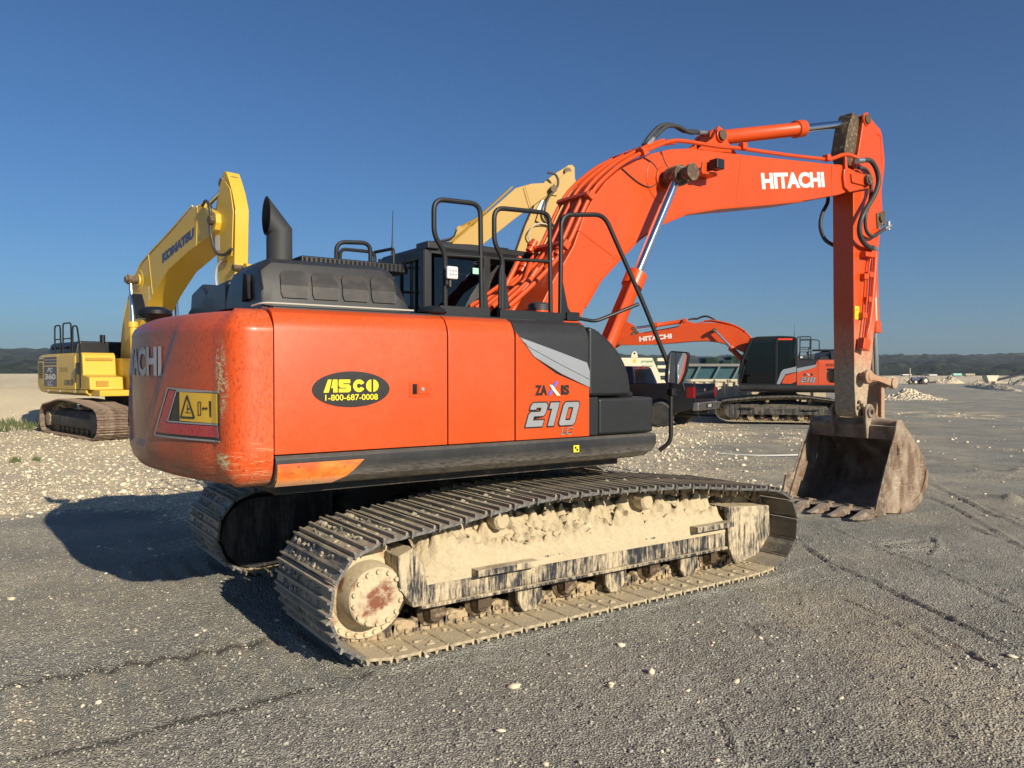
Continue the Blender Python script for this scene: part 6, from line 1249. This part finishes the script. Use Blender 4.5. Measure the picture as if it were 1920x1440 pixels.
# tractor with a mast
tr=empty('tractor',(59.7,113.5,0),R(184),'small dark tractor with a tall mast standing in the far yard','tractor')
b=MB(); b.prism([(-.9,.6),(-.9,1.1),(.2,1.15),(1.2,1.0),(1.25,.6)],'y',-.35,.35); b.build('body','blue',tr,bev=.05)
b=MB(); b.box(-.85,.05,-.45,.45,1.40,1.48); 
for x in (-.82,.0):
    for y in (-.42,.38): b.box(x,x+.05,y,y+.05,1.0,1.40)
b.build('cab','black',tr)
for x,r_ in ((-.6,.55),(.9,.36)):
    for sy in (-1,1): w_=MB().lathe([(0,-.15),(r_*.8,-.15),(r_,-.1),(r_,.1),(r_*.8,.15),(0,.15)],(x,sy*.62,r_),(0,1,0),20).build('wheel','rubber',tr); MB().lathe([(0,.0),(r_*.5,.0),(0,.02)],(x,sy*.78,r_),(0,sy,0),16).build('rim','cream',w_)
b=MB(); b.box(1.30,1.42,-.1,.1,.2,2.35); b.box(1.25,1.6,-.5,.5,.25,.45); b.build('mast','tan_steel',tr,bev=.02); MB().box(-2.3,-1.0,-.5,.5,.15,.45).build('rear_blade','black',tr,bev=.03)
# conveyor
cv=empty('conveyor',(68.2,108,0),R(0),'inclined belt conveyor rising over the pale heap at the right edge','conveyor')
b=MB(); b.prism([(-.6,.55),(6,2.1),(6,2.35),(-.6,.8)],'y',-.35,.35); b.build('belt_frame','black',cv)
for x,z in ((1.2,.95),(4.2,1.65)):
    b=MB(); b.prism([(x-.4,0),(x-.3,0),(x+.05,z),(x-.05,z)],'y',-.35,-.28); b.prism([(x+.4,0),(x+.3,0),(x-.05,z),(x+.05,z)],'y',-.35,-.28); b.build('leg','rim_grey',cv)
b=MB(); b.prism([(-2.0,.5),(-.9,.5),(-.5,1.35),(-2.3,1.35)],'y',-.6,.6); b.box(-1.9,-1.8,-.5,.5,0,.5); b.box(-1.0,-.9,-.5,.5,0,.5); b.build('feed_hopper','cream',cv,bev=.04)
# hills covered in woods, far left to far right
def hills():
    xs=np.concatenate([np.linspace(-1900,-420,80,endpoint=False),np.linspace(-420,1250,760),np.linspace(1252,2600,60)]); ys=np.concatenate([np.linspace(430,700,60,endpoint=False),np.linspace(700,1500,90)])
    Xh,Yh=np.meshgrid(xs,ys,indexing='ij'); tr_=Xh/Yh
    ridge=np.interp(tr_,[-1.2,-.62,-.4,0,.45,.8,1.6],[33,32,31,22,23,23,23])
    f=sst(430,1350,Yh); z=-6+f*(ridge+4)+sst(430,520,Yh)*4+(fbm(Xh,Yh,.006,4,81)-.47)*16*f
    can=fbm(Xh,Yh,.085,3,83)*8+np.maximum(vnoise(Xh,Yh,.05,85)-.6,0)*14
    z=z+can*sst(430,450,Yh); z[:,-1]-=40; z[:,0]=-3
    v=np.stack([Xh,Yh,z],-1).reshape(-1,3); nx_,ny_=Xh.shape; ii,jj=np.meshgrid(np.arange(nx_-1),np.arange(ny_-1),indexing='ij'); q=np.stack([ii*ny_+jj,(ii+1)*ny_+jj,(ii+1)*ny_+jj+1,ii*ny_+jj+1],-1).reshape(-1,4)
    me=bpy.data.meshes.new('hills'); me.from_pydata(v.tolist(),[],q.tolist()); m,n,bs,lk=newmat('wooded_hillside'); me.materials.append(m)
    vo=n.nodes.new('ShaderNodeTexVoronoi'); vo.inputs['Scale'].default_value=.11; P_=n.nodes.new('ShaderNodeNewGeometry').outputs['Position']; lk.new(P_,vo.inputs['Vector']); s_=n.nodes.new('ShaderNodeSeparateColor'); lk.new(vo.outputs['Color'],s_.inputs[0])
    c=mix(n,s_.outputs[0],(.008,.016,.009),(.060,.075,.036)); c=mix(n,ramp(n,noise(n,P_,.012,4),.55,.75,0,.35),c,(.12,.11,.06)); lk.new(c,bs.inputs['Base Color']); bs.inputs['Roughness'].default_value=1; bs.inputs['Specular IOR Level'].default_value=.1
    bump(n,bs,noise(n,P_,.22,5,.7),1,6)
    o=bpy.data.objects.new('hills',me); C.objects.link(o); tag(o,'distant low hills covered in dark green woods',kind='structure')
    # individual tree crowns roughening the wood's edge and skyline
hills()
# weeds
def weeds(name,label,pts,hgt,k):
    b=MB(); random.seed(5)
    for (x,y,s_) in pts:
        z=float(gz(x,y)[0])
        for _ in range(k):
            a=random.uniform(0,2*PI); r_=random.uniform(0,s_); px,py=x+r_*math.cos(a),y+r_*math.sin(a); h_=hgt*random.uniform(.4,1); l=random.uniform(-.5,.5)*h_; m_=random.uniform(-.5,.5)*h_; w_=.012+h_*.03
            b.add([(px-w_,py,z),(px+w_,py,z),(px+w_*.8+l*.5,py+m_*.5,z+h_*.6),(px+l,py+m_,z+h_)],[(0,1,2,3)])
    o=b.build(name,'weed',None,smooth=0); tag(o,label,'weeds',kind='stuff')
M['weed']=simple('weed_green',(.10,.12,.045),.8)
weeds('weeds','green weeds growing in front of the pale bank by the yellow excavator',[(-14.6,23.4,.7),(-13.6,22.6,.5),(-15.6,24.3,.9),(-14.9,22.2,.5),(-16.4,25.0,.8)],.30,60)
weeds('weeds','small green weed growing in the pale rubble at the left edge',[(-9.4,14.6,.10),(-9.1,14.8,.06)],.13,40)

# ---- air ----
b=MB(); b.box(-2600,2600,-60,1750,-70,90)
hz=b.build('haze',None if 0 else 'void',None,smooth=0); hz.data.materials.clear(); m=bpy.data.materials.new('thin_haze'); m.use_nodes=True; n=m.node_tree; n.nodes.clear()
o_=n.nodes.new('ShaderNodeOutputMaterial'); v_=n.nodes.new('ShaderNodeVolumePrincipled'); v_.inputs['Color'].default_value=(.80,.88,1,1); v_.inputs['Density'].default_value=.00030; v_.inputs['Anisotropy'].default_value=.3; n.links.new(v_.outputs[0],o_.inputs['Volume'])
hz.data.materials.append(m); tag(hz,'thin pale haze over the whole yard and the far woods',kind='stuff')
